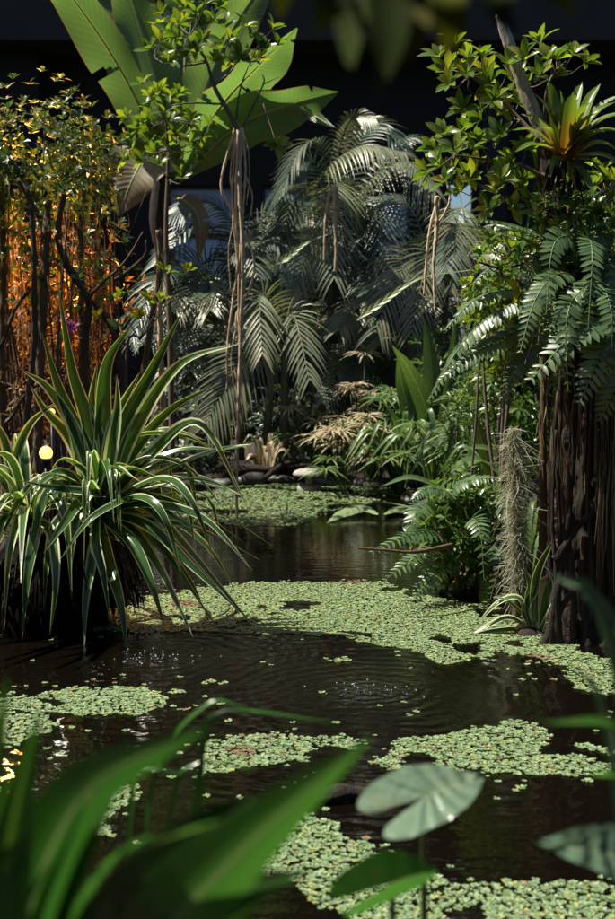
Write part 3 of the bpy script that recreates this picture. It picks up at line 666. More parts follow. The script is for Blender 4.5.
# bank logs and rocks
for (a, b_, r, lab) in (((205, 482), (275, 470), .07, 'dark wet log lying along the far bank behind the hanging roots'), ((265, 478), (300, 462), .03, 'thin twisted root rising from the far bank')):
    m = MB(); p0, p1 = P(*a, 13.0), P(*b_, 13.2); m.tube([p0, (p0 + p1) / 2 + V((0, 0, .05)), p1], [r, r * .9, r * .6], n=14, k=10, rough=.25, freq=6); tag(m.build('log' if r > .05 else 'bank_root', 'bark'), lab, 'log' if r > .05 else 'root')
def rock(px, py, Y, r, label):
    m = MB(); c = P(px, py, Y); prof = [(.3, -1), (.8, -.6), (1, -.1), (.9, .35), (.55, .65), (.15, .75)]
    m.lathe([(a * r, z * r * .7) for a, z in prof], c, 18, 0); sd = V((px, py, 3))
    for i, q in enumerate(m.v):
        d = (q - c); k = 1 + .55 * mnoise.noise(d / r * 1.1 + sd) + .3 * mnoise.noise(d / r * 2.8 + sd); m.v[i] = c + V((d.x * k * 1.2, d.y * k, d.z * k * .8))
    return tag(m.build('rock', 'rock'), label, 'rock', 'rocks along the banks')
for x, y, Y, r, lab in ((250, 480, 13.1, .16, 'dark wet rock under the bank log'), (225, 482, 13.0, .12, 'small dark rock between the bank log and the hanging roots'), (190, 484, 12.9, .2, 'dark rock behind the drooping tips of the variegated clump'), (280, 480, 13.2, .13, 'small dark rock beside the twisted bank root'), (330, 482, 13.1, .16, 'dark rock touching the stone mushroom'),
        (160, 505, 11.4, .18, 'dark rock at the foot of the pale slanting trunk'), (375, 486, 12.9, .2, 'dark rock under the withered sedge'), (415, 500, 12.0, .16, 'dark rock below the broad canna leaves'), (440, 508, 11.0, .2, 'dark rock behind the pale fallen leaf')):
    rock(x, y, Y, r, lab)

# background shrubs (small leaves read as a mass)
def shrub(name, px, py, Y, rx, ry, n, size, mat, label, w=.42, stems=5, cat='shrub', ryd=None, base_z=.05, k=5):
    sc = Y / FPX; c = P(px, py, Y); b = V((c.x, c.y, base_z)); t = thing(name, b, label, cat)
    m = MB(); mt = MB()
    for i in range(stems):
        e = c + V((U(-.7, .7) * rx * sc, U(-.3, .3), U(-.5, .7) * ry * sc)); g = b + V((U(-.1, .1), U(-.1, .1), -.1))
        mt.v and None; st = MB(); st.tube([g, g.lerp(e, .5) + V((U(-.08, .08), 0, .05)), e], [.018, .012, .004], n=8, k=6); st.build('stem', 'twig', t)
    for i in range(n):
        d = rand_dir(); q = U(.25, 1) ** .5; g = 1 + .6 * mnoise.noise(d * 2.6 + V((px, py, 0)))
        p = c + V((d.x * rx * sc * q * g, d.y * (ryd or rx * sc * .8) * q * g, d.z * ry * sc * q * g))
        if p.z < base_z + .02: continue
        leaves_into(m, p, (d + V((0, -.2, .5))), size, k, w=w)
    m.build('foliage', mat, t, kind='stuff'); return t
shrub('undergrowth_shrub', 455, 400, 12.9, 60, 70, 420, .11, 'shrub_leaf', 'dark leafy shrub under the fan fronds on the back bank', w=.3)
shrub('undergrowth_shrub', 300, 425, 14.6, 60, 45, 260, .13, 'palm_dark', 'low dark shrub beneath the palms behind the stone mushroom', w=.25)
shrub('undergrowth_shrub', 190, 430, 13.4, 50, 50, 260, .12, 'palm_dark', 'low dark shrub below the banana plant on the far bank', w=.3)
shrub('undergrowth_shrub', 525, 380, 9.6, 50, 100, 420, .09, 'shrub_leaf', 'tall narrow shrub behind the reddish stems of the epiphyte tree', w=.35)
shrub('undergrowth_shrub', 620, 430, 9.0, 45, 110, 300, .10, 'shrub_leaf', 'shrub growing behind the thick dark trunk', w=.35)
shrub('undergrowth_shrub', 505, 470, 10.2, 45, 40, 220, .09, 'shrub_leaf', 'bright leafy shrub behind the moss covered post', w=.35)

shrub('undergrowth_shrub', 590, 240, 7.6, 40, 60, 170, .09, 'tree_leaf', 'bright leaves behind the upper trunk and bromeliad', w=.42, stems=4)
shrub('undergrowth_shrub', 505, 300, 8.6, 42, 70, 200, .085, 'tree_leaf', 'sunlit leafy sapling behind the drooping sword ferns', w=.42, stems=4)
shrub('undergrowth_shrub', 480, 420, 10.6, 40, 60, 230, .10, 'sedge', 'yellow green grassy shrub behind the fern bush', w=.16, stems=4)
# ------------------------------------------------------------------ left thicket
def thicket(px, py, Y, rx, ry, n, label):
    return shrub('thicket_tree', px, py, Y, rx, ry, n, .075, 'thicket_leaf', label, w=.45, stems=7, cat='tree', ryd=.8, k=5)
thicket(20, 155, 9.8, 75, 66, 380, 'dense small leaved thicket tree with glinting orange lit crown')
thicket(82, 160, 10.3, 38, 58, 260, 'small leaved thicket tree leaning toward the banana plant')
thicket(-40, 180, 9.4, 60, 80, 260, 'small leaved thicket tree at the outer edge of the thicket')
# trunks
def trunk(px, Y, ctrl, r, mat, label, cat='tree', name='shaggy_tree', fuzz=0, group=None):
    pp = [P(x, y, Y) for x, y in ctrl]; b = V((pp[0].x, pp[0].y, 0.02)); t = thing(name, b, label, cat, group)
    m = MB(); m.tube([b - V((0, 0, .1))] + pp, [r * 1.15, r, r * .9, r * .7], n=60, k=14, rough=.4, freq=13, ridge=.15); m.build('trunk', mat, t)
    if fuzz:
        m = MB(); c = smooth([b] + pp, 60)
        for i in range(fuzz):
            p = c[random.randrange(60)] + rand_dir() * r * 1.0; L = U(.08, .3); d = V((U(-.25, .25), U(-.25, .25), -1))
            m.strip([p, p + d * L * .5 + rand_dir() * .02, p + d * L], [.006, .006, .001], rand_dir(), n=3, nu=1, fold=0, raw=True)
        m.build('fibres', 'root_fibre', t, kind='stuff')
    return t
trunk(42, 9.2, [(38, 440), (42, 330), (46, 260), (48, 200)], .032, 'fibre', 'shaggy tan fibrous trunk glowing in the lamp light', fuzz=350)
trunk(5, 9.6, [(4, 440), (2, 330), (4, 250), (0, 190)], .03, 'fibre', 'shaggy fibrous trunk at the edge of the thicket', fuzz=260)
trunk(30, 9.0, [(26, 440), (34, 340), (34, 260), (30, 200), (18, 180)], .022, 'thicket_bark', 'slim dark trunk beside the shaggy fibrous one')
trunk(86, 9.2, [(84, 440), (86, 340), (88, 300), (70, 270), (58, 235), (65, 190)], .026, 'thicket_bark', 'crooked dark stem zigzagging through the thicket')
trunk(80, 9.8, [(82, 430), (82, 330), (80, 250), (84, 190)], .026, 'fibre', 'shaggy orange lit trunk behind the crooked stem', fuzz=260)
trunk(96, 10.4, [(98, 430), (100, 330), (96, 270), (92, 210)], .03, 'fibre', 'slender shaggy trunk nearest the drooping dry banana leaf', fuzz=200)
trunk(60, 10.6, [(60, 430), (58, 330), (62, 250), (60, 190)], .022, 'fibre', 'shaggy trunk standing deep in the orange glow', fuzz=260)
trunk(20, 10.6, [(18, 430), (16, 330), (20, 250), (16, 190)], .024, 'fibre', 'shaggy trunk deep behind the slim dark trunk', fuzz=260)
trunk(146, 9.6, [(146, 470), (142, 400), (150, 330), (160, 270), (158, 230)], .024, 'fibre', 'pale slanting trunk between clump and palms', fuzz=60)
trunk(160, 10.0, [(166, 470), (163, 400), (160, 320), (163, 250)], .022, 'cane', 'thin pale cane rising to the banana stem')
trunk(120, 9.6, [(118, 470), (126, 400), (112, 330), (92, 300)], .028, 'thicket_bark', 'leaning grey brown branch below the small sprigs')
for (ctrl, r, lab) in (([(88, 300), (78, 280), (66, 262), (60, 240)], .02, 'dark forked branch crossing the thicket'), ([(88, 300), (100, 285), (125, 262), (143, 232)], .012, 'thin curved branch reaching toward the palms'), ([(115, 280), (130, 270), (145, 255), (146, 240)], .018, 'pale bent branch beside the banana stem'),
                       ([(40, 218), (30, 200), (22, 185), (18, 178)], .022, 'stubby broken branch under the thicket crown'), ([(0, 350), (15, 310), (30, 290), (35, 285)], .015, 'thin arching stem by the purple orchid'), ([(10, 420), (30, 390), (60, 380), (90, 385)], .012, 'low twisting vine stem behind the lamps')):
    m = MB(); m.tube([P(x, y, 9.1) for x, y in ctrl], [r, r * .8, r * .5], n=14, k=7, rough=.2, freq=9); tag(m.build('branch', 'thicket_bark'), lab, 'branch')
# hanging fibre roots behind the trunks
m = MB()
for i in range(160):
    p = P(U(-20, 115), U(190, 330), U(10.0, 11.0)); L = U(.3, 1.0)
    m.strip([p, p + V((U(-.04, .04), 0, -L * .5)), p + V((U(-.07, .07), U(-.05, .05), -L))], [.006, .012, .003], V((U(-.4, .4), -1, 0)), n=3, nu=1, fold=0, raw=True)
tag(m.build('hanging_root_curtain', 'root_fibre', kind='stuff'), 'curtain of dry hanging roots glowing orange between the thicket trunks', 'roots')
shrub('dry_brush', 55, 290, 10.3, 78, 85, 420, .085, 'dry_leaf', 'dry tangled brush glowing orange between the thicket trunks', w=.28, stems=9, ryd=.7, k=4)
shrub('dry_brush', 50, 390, 9.9, 78, 60, 300, .08, 'dry_leaf', 'low dry brush behind the glowing garden lamps', w=.25, stems=7, ryd=.6, k=4)
shrub('thicket_vine', 55, 250, 9.3, 75, 75, 110, .075, 'thicket_leaf', 'sparse green leaves climbing in front of the thicket trunks', w=.45, stems=6, ryd=.3, k=4, cat='vine')
m = MB()
for i in range(90):
    p = P(U(-15, 125), U(190, 420), U(9.2, 10.8)); d = V((U(-1, 1), U(-.4, .4), U(-.4, 1.1))).normalized(); L = U(.15, .5)
    m.tube([p, p + d * L * .5 + rand_dir() * .06, p + d * L + rand_dir() * .08], [.006, .004, .002], n=7, k=4)
tag(m.build('twig_tangle', 'thicket_bark', kind='stuff'), 'tangle of thin dark twigs filling the thicket', 'twigs')
# orchid
b = P(70, 322, 8.8); t = thing('orchid', P(66, 350, 8.8), 'small purple orchid spray hanging in the thicket', 'orchid')
m = MB(); m.tube([P(60, 352, 8.8), P(62, 330, 8.75), P(72, 320, 8.7)], [.006, .003], n=8, k=5); m.build('stem', 'stem_green', t)
for x, y in ((64, 318), (70, 322), (74, 330), (68, 330), (66, 324), (76, 325)):
    m = MB(); leaves_into(m, P(x, y, 8.7), V((U(-.5, .5), -1, .2)), .035, 5, (50, 90), .7); m.build('flower', 'orchid', t)

# ------------------------------------------------------------------ leafy epiphytes
LEAF = [unit_leaf('tree_leaf', .43, b, f) for b, f in ((.1, .35), (.3, .25), (.2, .45), (.45, .3))]
def twigs(t, hub, Y, ends, size, n, rad=.006, dep=.35, mat='twig', hubs=None):
    for (x, y) in ends:
        e = P(x, y, Y + U(-dep, dep)); hb = min(hubs or [hub], key=lambda q: (q[0] - x) ** 2 + (q[1] - y) ** 2); h = P(hb[0], hb[1], Y)
        mid = h.lerp(e, .55) + V((U(-.03, .03), U(-.03, .03), U(-.05, .01))); d = (e - mid).normalized()
        m = MB(); m.tube([h, mid, e], [rad, rad * .6, rad * .35], n=9, k=5); m.build('twig', mat, t)
        rosette(t, e, (d + V((0, -.15, .55))), LEAF, size, n)
Y = 10.6
base = V((P(237, 400, Y).x, Y, 0)); t = thing('aerial_root_tree', base, 'slender leafy tree held up on a bundle of tan aerial roots in the pond', 'tree')
for i, (ctrl, r) in enumerate((([(241, 128), (240, 190), (243, 255), (240, 330), (239, 400), (237, 465), (237, 530)], .020), ([(236, 128), (226, 160), (222, 190), (238, 222), (253, 255), (251, 285), (238, 312), (236, 330)], .013),
        ([(238, 130), (236, 200), (238, 262), (233, 300), (228, 345), (227, 392)], .014), ([(242, 130), (246, 170), (242, 230), (238, 290), (240, 360), (237, 420)], .013), ([(236, 135), (232, 200), (236, 250), (240, 300)], .010), ([(246, 175), (252, 195), (250, 215), (243, 240)], .007), ([(238, 430), (234, 470), (233, 500), (230, 520)], .006), ([(243, 132), (248, 150), (250, 178), (246, 205)], .005), ([(235, 140), (230, 175), (234, 215), (229, 250), (231, 290)], .006), ([(241, 240), (246, 270), (243, 320), (246, 345)], .006), ([(236, 330), (231, 360), (234, 400), (232, 440)], .005))):
    m = MB(); pp = [P(x + U(-.6, .6), y, Y + .03 * math.sin(i * 2.1) + (0)) for x, y in ctrl]; c = smooth(pp, 60)
    rr = [r * (1 + .45 * max(0, math.sin(j * .75 + i)) ** 8) * (1 - .3 * j / 60) for j in range(60)]; rr = [q * .85 for q in rr]; m.tube(c, rr, n=60, k=7, rough=.4, freq=22); m.build('aerial_root', 'cane', t)
for ctrl, r in (([(239, 132), (226, 108), (214, 86), (206, 60), (190, 36)], .022), ([(240, 132), (256, 100), (264, 82), (262, 74)], .010), ([(264, 84), (272, 80), (279, 77)], .006), ([(214, 86), (232, 70), (238, 52)], .012), ([(224, 104), (190, 103), (170, 106)], .010), ([(206, 62), (180, 66), (155, 58)], .010), ([(236, 120), (240, 90), (250, 62)], .010)):
    m = MB(); m.tube([P(x, y, Y) for x, y in ctrl], [r, r * .7, r * .4], n=14, k=7, rough=.2, freq=12); m.build('branch', 'twig', t)
hubs = [(206, 60), (190, 36), (238, 52), (155, 58), (170, 106), (250, 62), (214, 86)]
twigs(t, hubs[0], Y, [(163, 14), (180, 24), (160, 42), (176, 50), (196, 14), (206, 4), (218, 8), (190, 42), (202, 40), (232, 42), (250, 38), (262, 52), (276, 46), (230, 62), (168, 62), (272, 30), (150, 50), (185, 8), (276, 144), (213, 22), (170, 30), (200, 26), (186, 58), (222, 50), (240, 58), (256, 60), (196, 52), (178, 38), (226, 28), (245, 28), (160, 28), (214, 62)], .125, 8, hubs=hubs + [(262, 100)])
Y = 11.2; base = V((P(172, 400, Y).x, Y, .05)); t = thing('broadleaf_shrub', base, 'tall leafy shrub growing in front of the banana stem', 'shrub')
m = MB(); m.tube([base - V((0, 0, .1)), P(170, 330, Y), P(166, 240, Y), P(168, 160, Y), P(165, 110, Y)], [.03, .024, .018, .008], n=20, k=8, rough=.15); m.build('stem', 'twig', t)
twigs(t, (168, 150), Y, [(143, 85), (158, 92), (170, 100), (150, 108), (140, 128), (156, 128), (170, 122), (182, 112), (186, 134), (166, 144), (146, 150), (134, 148), (192, 150), (201, 138), (176, 160), (160, 166), (208, 128), (180, 140), (150, 140), (128, 118), (196, 160), (130, 160), (178, 96), (190, 120), (182, 178), (152, 98), (164, 112), (148, 120), (160, 136), (174, 134), (156, 152), (170, 154), (190, 142), (138, 138), (144, 162), (200, 150)], .125, 8, hubs=[(168, 150), (166, 120), (168, 180)], dep=.4)
Y = 9.3; base = V((P(125, 400, Y).x, Y, .05)); t = thing('sprig_shrub', base, 'sparse low sprigs of rosette leaves between thicket and palms', 'shrub')
twigs(t, (125, 330), Y, [(108, 285), (122, 298), (112, 302), (146, 300), (152, 308), (166, 274), (186, 272), (140, 320), (115, 330), (100, 320), (160, 300)], .10, 7, hubs=[(125, 345), (140, 340)])
m = MB(); m.tube([base - V((0, 0, .1)), P(126, 420, Y), P(128, 342, Y), P(142, 338, Y)], [.016, .012, .008], n=12, k=6); m.build('stem', 'twig', t)

# other hanging roots
def hanging(ctrls, Y, label, up=None):
    b = P(*ctrls[0][0][0], Y); t = thing('hanging_root', b, label, 'root', 'tan hanging aerial roots')
    for i, (ctrl, r) in enumerate(ctrls):
        m = MB(); c = smooth([P(x, y, Y + .02 * i) for x, y in ctrl], 40); rr = [r * (1 + .6 * max(0, math.sin(j * .8 + i)) ** 8) * (1 - .35 * j / 40) for j in range(40)]; m.tube(c, rr, n=40, k=7, rough=.2, freq=16); m.build('strand', 'cane', t)
    if up:
        m = MB(); m.tube([b, b.lerp(up, .5) + V((.05, 0, 0)), up], [.006, .005], n=12, k=5); m.build('vine', 'bark', t)
hanging([([(335, 186), (334, 215), (336, 245), (335, 272)], .018), ([(333, 186), (328, 200), (325, 225), (324, 262)], .014), ([(337, 186), (338, 210), (335, 232), (336, 262)], .013)], 13.0, 'short bundle of tan roots hanging before the tallest palm')
hanging([([(436, 196), (437, 230), (434, 262), (435, 312)], .011), ([(438, 196), (430, 230), (427, 255), (424, 296)], .009), ([(440, 198), (436, 225), (434, 250), (432, 280)], .008), ([(446, 178), (450, 198), (444, 214), (438, 222)], .007)], 7.2, 'long tan roots hanging below the epiphyte tree branch')
# long pale blades
for ps, Y, lab in (([(276, 264), (290, 256), (308, 242), (338, 231)], 10.2, 'long pale blade leaf reaching from the aerial roots toward the tall palm'), ([(357, 320), (385, 300), (420, 278), (470, 270)], 8.6, 'long cream striped blade leaf pointing at the hanging roots')):
    pp = [P(x, y, Y) for x, y in ps]; sc = Y / FPX; m = MB(); m.strip(pp, [2 * sc, 8 * sc, 7 * sc, 4 * sc, 1.5 * sc, 1 * sc], V((0, -1, .5)), n=16, nu=4, fold=.3); tag(m.build('blade_leaf', 'fallen'), lab, 'leaf')

# ------------------------------------------------------------------ right epiphyte tree
Y = 6.5; base = V((P(590, 600, Y).x, Y, 0))
t = thing('epiphyte_tree', base, 'thick dark gnarled tree with broken grey top loaded with epiphytes', 'tree')
m = MB(); m.tube([base - V((0, 0, .3)), P(597, 645, Y), P(594, 590, Y), P(590, 500, Y), P(591, 430, Y), P(588, 370, Y), P(576, 300, Y), P(563, 240, Y), P(552, 185, Y), P(545, 145, Y)],
       [.30, .22, .17, .15, .14, .125, .095, .075, .06, .045], n=130, k=72, rough=.22, freq=9, ridge=.13, nr=15); m.build('trunk', 'bark', t)
m = MB(); m.tube([P(548, 160, Y), P(541, 130, Y), P(524, 88, Y), P(510, 45, Y), P(499, 14, Y)], [.042, .036, .031, .027, .020], n=40, k=16, rough=.22, freq=14, ridge=.16); m.build('broken_top', 'dead', t)
for (ctrl, r) in (([(560, 660), (556, 600), (566, 540), (572, 470), (575, 400)], .022), ([(548, 668), (552, 620), (562, 570), (575, 520)], .02), ([(615, 660), (600, 600), (604, 520), (600, 430)], .025), ([(540, 655), (550, 630), (566, 600), (580, 585)], .02), ([(600, 670), (585, 620), (580, 560)], .022), ([(556, 560), (575, 530), (600, 505), (625, 480)], .022), ([(610, 560), (604, 520), (590, 500)], .014),
        ([(554, 650), (560, 560), (558, 480), (562, 380)], .014), ([(572, 665), (574, 590), (568, 520), (572, 420)], .016), ([(585, 668), (592, 580), (588, 500), (592, 400)], .014), ([(604, 665), (612, 590), (608, 520), (612, 420)], .02), ([(550, 640), (556, 575), (552, 520), (556, 430)], .012)):
    m = MB(); m.tube([P(x, y, Y - .17) for x, y in ctrl], [r * 1.2, r * .9, r * .7], n=40, k=10, rough=.45, freq=14); m.build('buttress_root', 'bark', t)
m = MB()
for i in range(230):
    f = random.random(); side = random.choice((0, 1, 1))
    p = P(U(596, 625), U(370, 500), Y - U(.1, .25)) if side else P(U(548, 620), U(360, 480), Y - U(.12, .22))
    L = U(.12, .6) * (1 if side else .6); d = V((U(-.06, .06), U(-.06, .02), -1))
    m.strip([p, p + d * L * .5 + rand_dir() * .012, p + d * L], [.003, .006, .001], V((U(-.5, .5), -1, 0)), n=3, nu=1, fold=0, raw=True)
m.build('hanging_fibres', 'root_fibre', t, kind='stuff')
m = MB()
for i in range(110):
    p = P(U(535, 580), U(150, 330), Y + U(-.12, .1)); L = U(.1, .35); d = V((U(-.5, .5), U(-.4, .1), -1))
    m.strip([p, p + d * L * .5 + rand_dir() * .03, p + d * L], [.006, .008, .001], rand_dir(), n=3, nu=1, fold=0, raw=True)
m.build('dry_fibres', 'root_fibre', t, kind='stuff')
m = MB()
for i in range(120):
    p = P(U(536, 612), U(190, 345), Y - U(.05, .35)); leaves_into(m, p, V((U(-.7, .7), -.5, .6)), .075, 5, w=.42)
m.build('climbing_leaves', 'shrub_leaf', t, kind='stuff')
for ctrl, r in (([(548, 150), (520, 120), (495, 95), (470, 75)], .014), ([(546, 160), (545, 110), (550, 80), (565, 62)], .012), ([(553, 180), (520, 165), (490, 160), (455, 155)], .013), ([(558, 215), (530, 200), (500, 195), (470, 180)], .011), ([(560, 230), (580, 215), (598, 200), (606, 190)], .014), ([(565, 255), (530, 262), (500, 268), (478, 262)], .012), ([(560, 240), (590, 240), (606, 235)], .01)):
    m = MB(); m.tube([P(x, y, Y + U(-.1, .1)) for x, y in ctrl], [r, r * .7, r * .4], n=14, k=7, rough=.2, freq=12); m.build('branch', 'twig', t)
hubs = [(470, 75), (495, 95), (520, 120), (545, 110), (552, 78), (455, 155), (490, 160), (520, 165), (470, 180), (500, 195), (598, 200), (580, 215), (500, 268), (530, 262), (590, 240)]
twigs(t, hubs[0], Y, [(440, 58), (456, 44), (466, 74), (482, 58), (474, 94), (490, 84), (450, 84), (508, 66), (526, 60), (540, 44), (556, 60), (572, 56), (540, 76), (526, 86), (482, 120), (502, 112), (500, 136), (518, 104),
    (444, 136), (456, 150), (440, 166), (470, 150), (430, 172), (446, 182), (462, 192), (476, 168), (492, 172), (512, 160), (522, 178), (496, 194), (512, 208), (532, 204), (570, 200), (590, 188), (606, 204), (600, 172), (562, 228), (582, 242), (608, 232), (482, 256), (502, 272), (522, 290), (600, 215), (572, 182), (612, 180), (585, 225), (610, 255), (548, 60), (448, 70), (486, 72), (460, 132), (500, 180), (436, 150), (452, 170), (468, 60), (494, 100), (514, 78), (556, 76), (584, 64), (465, 110), (480, 142), (505, 168), (525, 150), (516, 190), (488, 208), (470, 178), (540, 215), (597, 186), (575, 212), (492, 240), (510, 250), (530, 250)], .094, 8, rad=.005, dep=.25, hubs=hubs)
# bromeliad
Y = 6.25; b = P(566, 158, Y); t = thing('bromeliad', b, 'orange and lime bromeliad rosette perched on the broken trunk', 'bromeliad')
tips = [((548, 78), 12), ((535, 92), 10), ((560, 88), 11), ((572, 92), 11), ((582, 80), 10), ((600, 82), 10), ((622, 92), 11), ((630, 110), 11), ((625, 130), 10), ((615, 100), 10), ((520, 112), 10), ((512, 128), 9), ((515, 150), 9), ((530, 150), 9), ((620, 150), 10), ((628, 172), 10), ((610, 185), 9), ((595, 195), 9), ((585, 110), 10), ((565, 105), 10), ((600, 110), 9), ((545, 105), 10), ((550, 175), 8), ((575, 185), 8), ((590, 100), 10), ((540, 125), 9), ((605, 130), 9), ((580, 95), 10)]
for i, ((x, y), wd) in enumerate(tips):
    e = P(x, y, Y + U(-.22, .2)); o = b + V((U(-.03, .03), U(-.03, .03), 0)); mid = o.lerp(e, .55) + V((0, U(-.03, .03), .045)); dz = e - o
    m = MB(); m.strip([o, mid, e - V((0, 0, .01))], [q * wd * 1.2 * Y / FPX for q in (.9, 1, 1, .95, .85, .6, .05)], V((0, -.35, 1)) - dz * .6, n=14, nu=4, fold=.45); m.build('leaf', 'brom', t)
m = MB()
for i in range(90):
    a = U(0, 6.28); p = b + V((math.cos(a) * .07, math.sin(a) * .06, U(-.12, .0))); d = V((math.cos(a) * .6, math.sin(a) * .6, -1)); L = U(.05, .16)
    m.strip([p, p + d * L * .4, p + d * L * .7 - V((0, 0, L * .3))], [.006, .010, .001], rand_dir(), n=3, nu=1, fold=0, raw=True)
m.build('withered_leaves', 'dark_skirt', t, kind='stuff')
# long drooping straps at the right of the trunk and under the bromeliad
b = P(575, 230, 6.6)
strap('strap_epiphyte', b, 'strap leaved epiphyte with arching leaves under the bromeliad', 'epiphyte', [
    ([(560, 240), (548, 205), (535, 200), (525, 235)], 8), ([(575, 240), (592, 205), (606, 215), (612, 260)], 9), ([(575, 235), (600, 195), (625, 205), (640, 250)], 9), ([(560, 240), (540, 225), (520, 250), (508, 290)], 8), ([(565, 240), (560, 260), (552, 290), (540, 320)], 8), ([(580, 240), (590, 262), (598, 300), (600, 330)], 8),
    ([(545, 235), (540, 175), (536, 150), (534, 128)], 9, (0, -1, .2)), ([(545, 240), (528, 200), (520, 185), (515, 165)], 8, (0, -1, .2)), ([(585, 180), (600, 178), (612, 182), (625, 195)], 8, (0, -.5, 1), (.8, 1, 1, .9, .6, .1), 'brom')], 'near_leaf', 6.6, fold=.35)
# sword ferns on the trunk
LFT = [unit_leaf('fern', .34, .12, .2, prof=(.35, .95, 1, .9, .6, .05)), unit_leaf('fern', .30, .2, .15, prof=(.35, .95, 1, .9, .6, .05))]
def fern(loc, label, fronds, Y, group='sword ferns on the epiphyte tree'):
    t = thing('sword_fern', loc, label, 'fern', group)
    for (ps, size, n, nrm, dr) in fronds:
        pinnate(t, [P(x, y, Y + d) for x, y, d in ps], LFT[0], size * Y / FPX, nrm, n, droop=dr, mat='stem_green')
    return t
fern(P(610, 310, 6.2), 'sword fern with the broadest blue green fronds hanging over the thick trunk', [
    ([(640, 300, 0), (612, 312, -.15), (575, 332, -.3), (531, 380, -.4)], 28, 22, (-.2, -.7, .7), .05), ([(625, 300, 0), (612, 330, -.2), (598, 360, -.3), (580, 402, -.4)], 24, 18, (0, -1, .4), .1), ([(600, 280, 0), (588, 285, -.15), (570, 302, -.2), (548, 330, -.3)], 17, 20, (-.2, -.7, .8), .05),
    ([(630, 320, 0), (622, 360, -.2), (614, 390, -.3), (600, 420, -.3)], 22, 14, (0, -1, .4), .1)], 6.2)
fern(P(560, 250, 6.4), 'sword fern whose pale sunlit fronds point away from the upper trunk', [
    ([(565, 250, 0), (540, 236, -.2), (510, 224, -.3), (466, 218, -.4)], 14, 26, (0, -.25, 1), .25), ([(560, 262, 0), (540, 245, -.1), (515, 236, -.2), (474, 228, -.3)], 13, 24, (0, -.25, 1), .25), ([(556, 265, 0), (542, 258, -.1), (533, 262, -.2), (530, 320, -.3)], 16, 20, (0, -1, .3), .1), ([(575, 260, 0), (590, 235, -.1), (604, 238, -.2), (612, 290, -.3)], 15, 20, (0, -1, .3), .1)], 6.4)
fern(P(545, 310, 6.7), 'sword fern with long drooping fronds reaching toward the sedges', [
    ([(555, 300, 0), (510, 305, -.1), (465, 340, -.2), (428, 402, -.3)], 17, 34, (-.3, -.4, 1), .45), ([(550, 320, 0), (515, 332, -.1), (480, 350, -.2), (440, 380, -.3)], 17, 28, (-.1, -.6, .8), .2), ([(550, 305, 0), (515, 290, 0), (475, 300, -.1), (445, 330, -.2)], 14, 28, (0, -.4, 1), .4), ([(552, 330, 0), (535, 345, -.1), (515, 370, -.1), (498, 420, -.2)], 15, 24, (-.2, -.8, .6), .2), ([(545, 300, .2), (520, 270, .2), (500, 262, .2), (472, 285, .1)], 13, 24, (0, -.4, 1), .3)], 6.7)
fern(P(600, 210, 6.5), 'small sword fern tufted behind the bromeliad and upper trunk', [
    ([(585, 250, 0), (600, 225, -.1), (620, 225, -.2), (640, 260, -.3)], 14, 20, (.2, -.6, .9), .15), ([(575, 280, 0), (560, 262, -.2), (545, 275, -.3), (538, 345, -.4)], 15, 22, (0, -1, .4), .1), ([(590, 270, 0), (600, 262, -.2), (612, 285, -.3), (615, 350, -.4)], 15, 22, (0, -1, .4), .1), ([(580, 290, 0), (570, 300, -.2), (560, 330, -.3), (556, 385, -.3)], 15, 18, (0, -1, .4), .1)], 6.5)
fern(P(575, 290, 6.25), 'shaggy sword fern hanging over the front of the upper trunk', [
    ([(580, 250, 0), (566, 236, -.2), (552, 250, -.3), (546, 315, -.4)], 16, 22, (0, -1, .4), .1), ([(585, 255, 0), (590, 240, -.2), (592, 262, -.35), (588, 330, -.45)], 16, 22, (.1, -1, .4), .1), ([(575, 275, 0), (556, 275, -.2), (535, 300, -.3), (520, 352, -.4)], 16, 24, (-.2, -.9, .6), .12), ([(580, 300, 0), (572, 300, -.3), (566, 330, -.4), (568, 392, -.45)], 16, 20, (0, -1, .4), .1), ([(590, 290, 0), (604, 290, -.2), (612, 320, -.35), (610, 385, -.4)], 16, 20, (.1, -1, .4), .1)], 6.25)
# slender stems
def stem(ctrl, Y, r, mat, label, fuzz=0):
    pp = [P(x, y, Y) for x, y in ctrl]; b = pp[0].copy(); b.z = 0; t = thing('slender_stem', b, label, 'stem')
    m = MB(); m.tube([b - V((0, 0, .2))] + pp, [r, r, r * .8, r * .6], n=30, k=9, rough=.2, freq=8); m.build('trunk', mat, t)
    if fuzz:
        c = smooth([b] + pp, 60); m = MB()
        for i in range(fuzz):
            p = c[random.randrange(60)] + rand_dir() * r; L = U(.05, .18); d = V((U(-.3, .3), U(-.3, .3), -1)); m.strip([p, p + d * L * .5, p + d * L], [.004, .005, .001], rand_dir(), n=3, nu=1, fold=0, raw=True)
        m.build('fibres', 'root_fibre', t, kind='stuff')
stem([(540, 610), (543, 520), (543, 450), (544, 380), (548, 310)], 6.9, .024, 'bark_red', 'slender reddish brown fibrous stem beside the thick trunk', 200)
stem([(552, 600), (550, 520), (552, 450), (560, 390), (564, 330)], 7.0, .020, 'bark', 'slender dark stem between reddish stem and thick trunk', 60)
stem([(500, 520), (498, 440), (502, 380), (498, 330)], 8.6, .010, 'twig', 'thin grey stem rising behind the moss covered post')
stem([(470, 500), (476, 420), (480, 350), (488, 300)], 8.8, .009, 'twig', 'thin leaning stem behind the fern bush')
